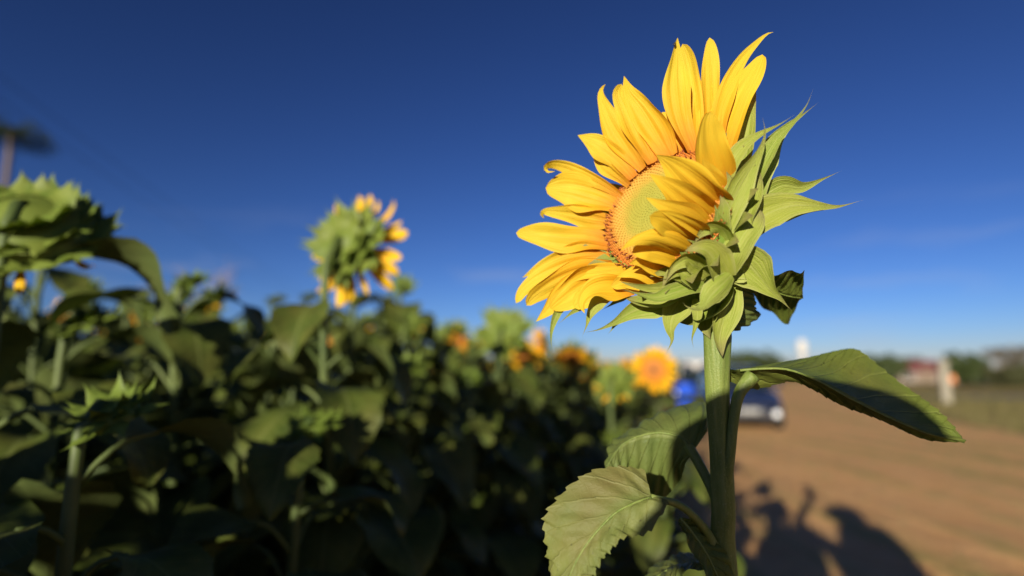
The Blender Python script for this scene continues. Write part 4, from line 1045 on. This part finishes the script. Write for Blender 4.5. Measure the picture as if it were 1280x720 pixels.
# blue drum
M['drum'] = solid('blue_plastic', two((.004, .06, .50), (.006, .08, .60), 6), .4, .5)
gd = P(857, 490, 22); m = MB(); zz = [0, .02, .28, .30, .32, .60, .62, .64, .90, .92, .90]; rr_ = [.27, .29, .29, .305, .29, .29, .305, .29, .29, .28, .25]
a = np.linspace(0, 2 * np.pi, 28, endpoint=False); G = np.array([np.c_[r_ * np.cos(a), r_ * np.sin(a), np.full(28, z)] for z, r_ in zip(zz, rr_)]); m.grid(G, closed=True); m.f.append(tuple(range(28 * 10, 28 * 11))); m.mi.append(0)
for s in (-.12, .12): m.tube([(s, 0, .90), (s, 0, .93)], .035, 10)
o = m.build('barrel', M['drum']); o.location = (gd[0], gd[1], 0); o.scale = (1.1, 1.1, 1.0); tag(o, 'bright blue barrel beside the dark navy car at the field edge', 'barrel')

# ------------------------------------------------------------------ far things
def crown_fn(a, b):
    return thin('foliage', lambda g, uv: ((lambda r_: g.mix(r_, a, b))(g.noise(9, 3, g.n('ShaderNodeTexCoord').outputs['Object'])), None), .6, .2)
M['fol_a'] = crown_fn((.035, .06, .018), (.08, .10, .03)); M['fol_b'] = crown_fn((.05, .06, .025), (.11, .11, .045)); M['fol_g'] = crown_fn((.13, .12, .10), (.19, .17, .13))
M['bark'] = solid('bark', two((.13, .09, .06), (.22, .17, .12), 8), .9)
def tree(label, px, d, htop, rad, mat, seed, n=2600, group=None, trunk=.25, sy=.75, leafsz=.16, low=.3):
    rs = np.random.RandomState(seed); w = P(px, 465, d); root = empty('tree', (w[0], w[1], 0)); tag(root, label, 'tree', group)
    m = MB(); m.tube([(0, 0, -.1), (rad * .03, 0, htop * .25), (-rad * .04, 0, htop * .5), (0, 0, htop * .8)], [trunk, trunk * .75, trunk * .5, trunk * .15], 9, n=12)
    limbs = []
    for k in range(9):
        a = rs.rand() * 6.28; z0 = htop * rs.uniform(.22, .6); e = np.array([math.cos(a) * rad * .7, math.sin(a) * rad * .7, min(htop * .9, z0 + htop * rs.uniform(.15, .4))])
        m.tube([(0, 0, z0), (e[0] * .45, e[1] * .45, z0 + (e[2] - z0) * .6), e], [trunk * .4, trunk * .25, trunk * .06], 6, n=6); limbs.append(e)
    m.build('trunk', M['bark'], root)
    m = MB(); cl = [np.array([rs.normal() * rad * .42, rs.normal() * rad * .42, htop * rs.uniform(low, .9)]) for _ in range(22)] + limbs
    for c in cl:
        zc = (c[2] / htop - .5) * 2; lim = rad * math.sqrt(max(.15, 1 - zc * zc * .8)); l = math.hypot(c[0], c[1])
        if l > lim: c[:2] *= lim / l
        cr_ = rad * rs.uniform(.22, .42)
        for _ in range(n // len(cl)):
            p_ = c + unit(rs.normal(size=3)) * cr_ * rs.uniform(.4, 1) ** .5 * np.array([1, 1, sy]); u_ = unit(rs.normal(size=3)) * leafsz * rs.uniform(.6, 1.4); v_ = unit(np.cross(u_, rs.normal(size=3))) * leafsz * .6
            m.add([p_ - u_ * .6, p_ + v_ * .6, p_ + u_, p_ - v_ * .6], [(0, 1, 2, 3)])
    m.build('crown', mat, root, smooth=False); return root
def topz(py, d): return P(640, py, d)[2]
tree('low rounded dark tree on the horizon just right of the thick stem', 940, 62, topz(440, 62), 3.3, M['fol_a'], 1, leafsz=.3, sy=.6)
tree('dark bushy tree behind the serrated edge of the broad leaf', 1092, 58, topz(446, 58), 2.6, M['fol_a'], 2, leafsz=.3)
tree('low shrubby tree left of the red roofed house', 1070, 66, topz(455, 66), 2.6, M['fol_b'], 22, leafsz=.3)
tree('dense square-topped dark tree right of the white pillar', 1208, 55, topz(442, 55), 1.9, M['fol_a'], 3, leafsz=.28, low=.2)
tree('grey thin-leaved tall tree at the right edge', 1264, 70, topz(430, 70), 2.5, M['fol_g'], 4, n=1500, leafsz=.25, low=.45)
tree('low bush below the grey tree at the right edge', 1262, 52, topz(460, 52), 2.2, M['fol_b'], 5, leafsz=.25, low=.2)
tree('small tree hidden low behind the open yellow flower', 852, 80, topz(452, 80), 2.0, M['fol_a'], 6, leafsz=.3)
tree('olive tree above the red roof of the far house', 1130, 84, topz(450, 84), 4.0, M['fol_b'], 7, leafsz=.35)
rs = np.random.RandomState(77); m = MB()
for k in range(260):       # low far scrub along the horizon
    az = R(rs.uniform(-50, 52)); d = rs.uniform(120, 240); c = np.array([math.sin(az) * d, math.cos(az) * d, 0]); r_ = rs.uniform(1.6, 3.2)
    for _ in range(46):
        p_ = c + unit(rs.normal(size=3)) * r_ * np.array([1.6, 1.6, .75]) * rs.uniform(.3, 1); p_[2] = abs(p_[2]); u_ = unit(rs.normal(size=3)) * .7; v_ = unit(np.cross(u_, rs.normal(size=3))) * .5; m.add([p_ - u_, p_ + v_, p_ + u_, p_ - v_], [(0, 1, 2, 3)])
o = m.build('far_scrub', M['fol_b'], smooth=False); tag(o, 'low dark scrub along the far horizon', 'scrub', kind='stuff')

# house with red roof
M['wallp'] = solid('plaster_wall', two((.17, .13, .10), (.22, .17, .13), 3), .9)
M['roofr'] = solid('roof_tiles', two((.15, .045, .045), (.19, .065, .06), 5), .8)
M['roofo'] = solid('roof_tiles_orange', two((.20, .09, .05), (.25, .12, .07), 5), .8)
M['dark'] = solid('window_dark', lambda g, v: ((.03, .03, .035), None), .2, .6)
M['white'] = solid('white_paint', two((.50, .47, .42), (.60, .57, .52), 4), .7)
def house(label, px, d, w, dep, hw, hr, rz, roof):
    g = P(px, 465, d); root = empty('house', (g[0], g[1], 0), rz); tag(root, label, 'house')
    m = MB(); m.box((0, 0, hw / 2), (w, dep, hw)); m.build('wall', M['wallp'], root, smooth=False)
    m = MB(); e = .45; A = [(-w / 2 - e, -dep / 2 - e, hw), (w / 2 + e, -dep / 2 - e, hw), (w / 2 + e, dep / 2 + e, hw), (-w / 2 - e, dep / 2 + e, hw), (-w / 2 + 1.2, 0, hw + hr), (w / 2 - 1.2, 0, hw + hr)]
    m.add([(x, y, z + .02) for x, y, z in A] + [(x, y, z - .1) for x, y, z in A[:4]], [(0, 1, 5, 4), (1, 2, 5), (2, 3, 4, 5), (3, 0, 4), (9, 8, 7, 6), (0, 6, 7, 1), (1, 7, 8, 2), (2, 8, 9, 3), (3, 9, 6, 0)]); m.build('roof', roof, root, smooth=False)
    for x in (-w * .32, w * .30):
        m = MB(); m.box((x, -dep / 2 - .01, hw * .55), (1.1, .06, 1.0)); fr = m.build('window', M['white'], root, smooth=False)
        m = MB(); m.box((x, -dep / 2 - .035, hw * .55), (.95, .03, .85)); m.build('pane', M['dark'], fr, smooth=False)
    m = MB(); m.box((0, -dep / 2 - .02, 1.0), (.9, .06, 2.0)); m.build('door', M['bark'], root, smooth=False)
house('low house with a dark red roof between trees left of the white pillar', 1150, 72, 6.2, 5, 1.45, 1.35, R(-20), M['roofr'])
house('low house with an orange tiled roof at the right edge', 1250, 60, 6.5, 4, .75, .75, R(-30), M['roofo'])

# whitewashed pillar with an orange box, far water tower
g = P(1180, 475, 25.5); M['pillarw'] = solid('lime_wash', two((.22, .20, .15), (.30, .27, .21), 5), .85); root = empty('gate_pillar', (g[0], g[1], 0), R(-20)); tag(root, 'whitewashed pillar with a small orange box on its right side, in the dry grass', 'pillar')
m = MB(); m.box((0, 0, .9), (.34, .34, 1.8), taper=(.92, .92)); m.build('shaft', M['pillarw'], root, smooth=False)
m = MB(); m.box((0, 0, 1.84), (.48, .48, .10), taper=(.7, .7)); m.build('cap', M['pillarw'], root, smooth=False)
M['orange'] = solid('orange_paint', two((.60, .20, .06), (.70, .26, .09), 9), .6)
m = MB(); m.box((.29, 0, 1.05), (.20, .22, .30)); m.box((.29, -.115, 1.10), (.14, .01, .05)); m.build('box', M['orange'], root, smooth=False)
g = P(1003, 440, 130); root = empty('water_tower', (g[0], g[1], 0)); tag(root, 'slim white water tower far away above the broad leaf', 'water tower')
hz_ = topz(424, 130); m = MB(); m.tube([(0, 0, 0), (0, 0, hz_ * .62)], [.55, .55], 18); m.build('column', M['white'], root)
m = MB(); m.tube([(0, 0, hz_ * .60), (0, 0, hz_ * .66), (0, 0, hz_ * .95), (0, 0, hz_)], [.6, 1.0, 1.0, .3], 22); m.build('tank', M['white'], root)
m = MB()
for s in (-.15, .15): m.tube([(s, -1.03, 0), (s, -1.03, hz_ * .95)], .03, 5)
for k in range(24): m.tube([(-.15, -1.03, .3 + k * hz_ * .9 / 24), (.15, -1.03, .3 + k * hz_ * .9 / 24)], .02, 4)
m.build('ladder', M['white'], root)
g = P(872, 470, 34); root = empty('delivery_van', (g[0], g[1], 0), math.pi - R(20)); tag(root, 'white van seen above the roof of the dark navy car', 'van')
m = MB(); Yv = [-2.4, -2.35, .9, 1.3, 1.9, 2.4, 2.5]; Zv = [1.9, 2.0, 2.0, 1.9, 1.15, 1.0, .7]
G = np.array([[(x * w_, y, z) for x, z in ((0, .3), (.9, .3), (.95, .5), (.93, zt - .2), (.84, zt), (0, zt + .03), (-.84, zt), (-.93, zt - .2), (-.95, .5), (-.9, .3))] for y, zt, w_ in zip(Yv, Zv, [.96, 1, 1, 1, .98, .95, .8])]); m.grid(G, closed=True)
for e_ in (0, 6): m.f.append(tuple(range(e_ * 10, e_ * 10 + 10))); m.mi.append(0)
m.build('body', M['white'], root, smooth=False)
m = MB(); m.add([(-.78, 1.36, 1.84), (.78, 1.36, 1.84), (.84, 1.88, 1.22), (-.84, 1.88, 1.22)], [(0, 1, 2, 3)]); m.build('windscreen', M['dark'], root, smooth=False)
for s in (-1, 1):
    for y in (-1.5, 1.6):
        m = MB(); m.tube([(s * .74, y, .34), (s * .97, y, .34)], .34, 22); m.build('wheel', M['rubber'], root)
    m = MB(); m.box((s * .66, 2.47, .82), (.28, .08, .16)); m.build('headlight', M['lamp'], root, smooth=False)

# palm at the left edge
g = P(-26, 465, 27); root = empty('palm_tree', (g[0], g[1], 0)); tag(root, 'tall palm tree at the upper left edge, cut by the frame', 'palm tree'); hp_ = topz(146, 27); rs = np.random.RandomState(8)
m = MB(); m.tube([(.3, 0, 0), (.12, 0, hp_ * .5), (0, 0, hp_)], [.22, .15, .12], 10, n=20); m.build('trunk', M['bark'], root)
m = MB()
for k in range(34):
    a = k * 2.4; o_ = np.array([math.cos(a), math.sin(a), 0]); up = rs.uniform(-.9, 1.3); L_ = rs.uniform(1.4, 2.0)
    c = cat([(0, 0, hp_), o_ * L_ * .4 + [0, 0, hp_ + L_ * .3 * up], o_ * L_ * .8 + [0, 0, hp_ + L_ * .1 * up - .15], o_ * L_ + [0, 0, hp_ - L_ * .35 + up * .2]], 14); m.tube(c, .015, 4)
    q_ = np.array([-o_[1], o_[0], 0])
    for i in range(2, 15):
        for s in (-1, 1):
            ln = .55 * math.sin(math.pi * (i / 15) ** .8) + .08; b = c[i]; t_ = b + q_ * s * ln * .75 + o_ * ln * .35 - [0, 0, ln * .45]; m.add([b - o_ * .03, b + o_ * .03, t_ + o_ * .01, t_ - o_ * .01], [(0, 1, 2, 3)])
m.build('crown', M['fol_a'], root, smooth=False)
# bare tree
g = P(228, 465, 24); root = empty('bare_tree', (g[0], g[1], 0)); tag(root, 'leafless pinkish grey tree sticking up behind the field on the left', 'tree'); rs = np.random.RandomState(3)
M['bare'] = solid('bare_bark', two((.30, .22, .19), (.40, .31, .27), 10), .9)
m = MB(); ht = topz(322, 24)
def branch(p_, d_, L_, r_, n):
    e = p_ + d_ * L_; mid = (p_ + e) / 2 + rs.normal(size=3) * L_ * .06; m.tube([p_, mid, e], [r_, r_ * .8, r_ * .6], 6, n=4)
    if n:
        for _ in range(3): branch(e - d_ * L_ * rs.uniform(0, .3), unit(d_ + rs.normal(size=3) * .55 + [0, 0, .1]), L_ * rs.uniform(.5, .72), r_ * .55, n - 1)
branch(np.array([0., 0, 0]), np.array([0, 0, 1.]), ht * .5, .14, 4); m.build('branches', M['bare'], root)
# power line
root = empty('power_line', (0, 0, 0)); tag(root, 'thin power line sagging across the sky on the left', 'power line')
M['wire'] = M['plastic']
for k, dz in enumerate((0, .55)):
    A = P(-120, 40, 11) + [0, 0, dz]; B = P(460, 405, 70) + [0, 0, dz * 1.2]
    pts = [A * (1 - t) + B * t - np.array([0, 0, 1.2 * 4 * t * (1 - t)]) for t in np.linspace(0, 1, 24)]; m = MB(); m.tube(pts, .008, 5); m.build('wire', M['wire'], root)
for q_, h_ in ((A, A[2] + .2), (B, B[2] + .2)):
    m = MB(); m.tube([(q_[0], q_[1], 0), (q_[0], q_[1], h_)], [.13, .09], 10); m.box((q_[0], q_[1], h_ - .3), (1.4, .1, .1)); m.build('pole', M['bark'], root)
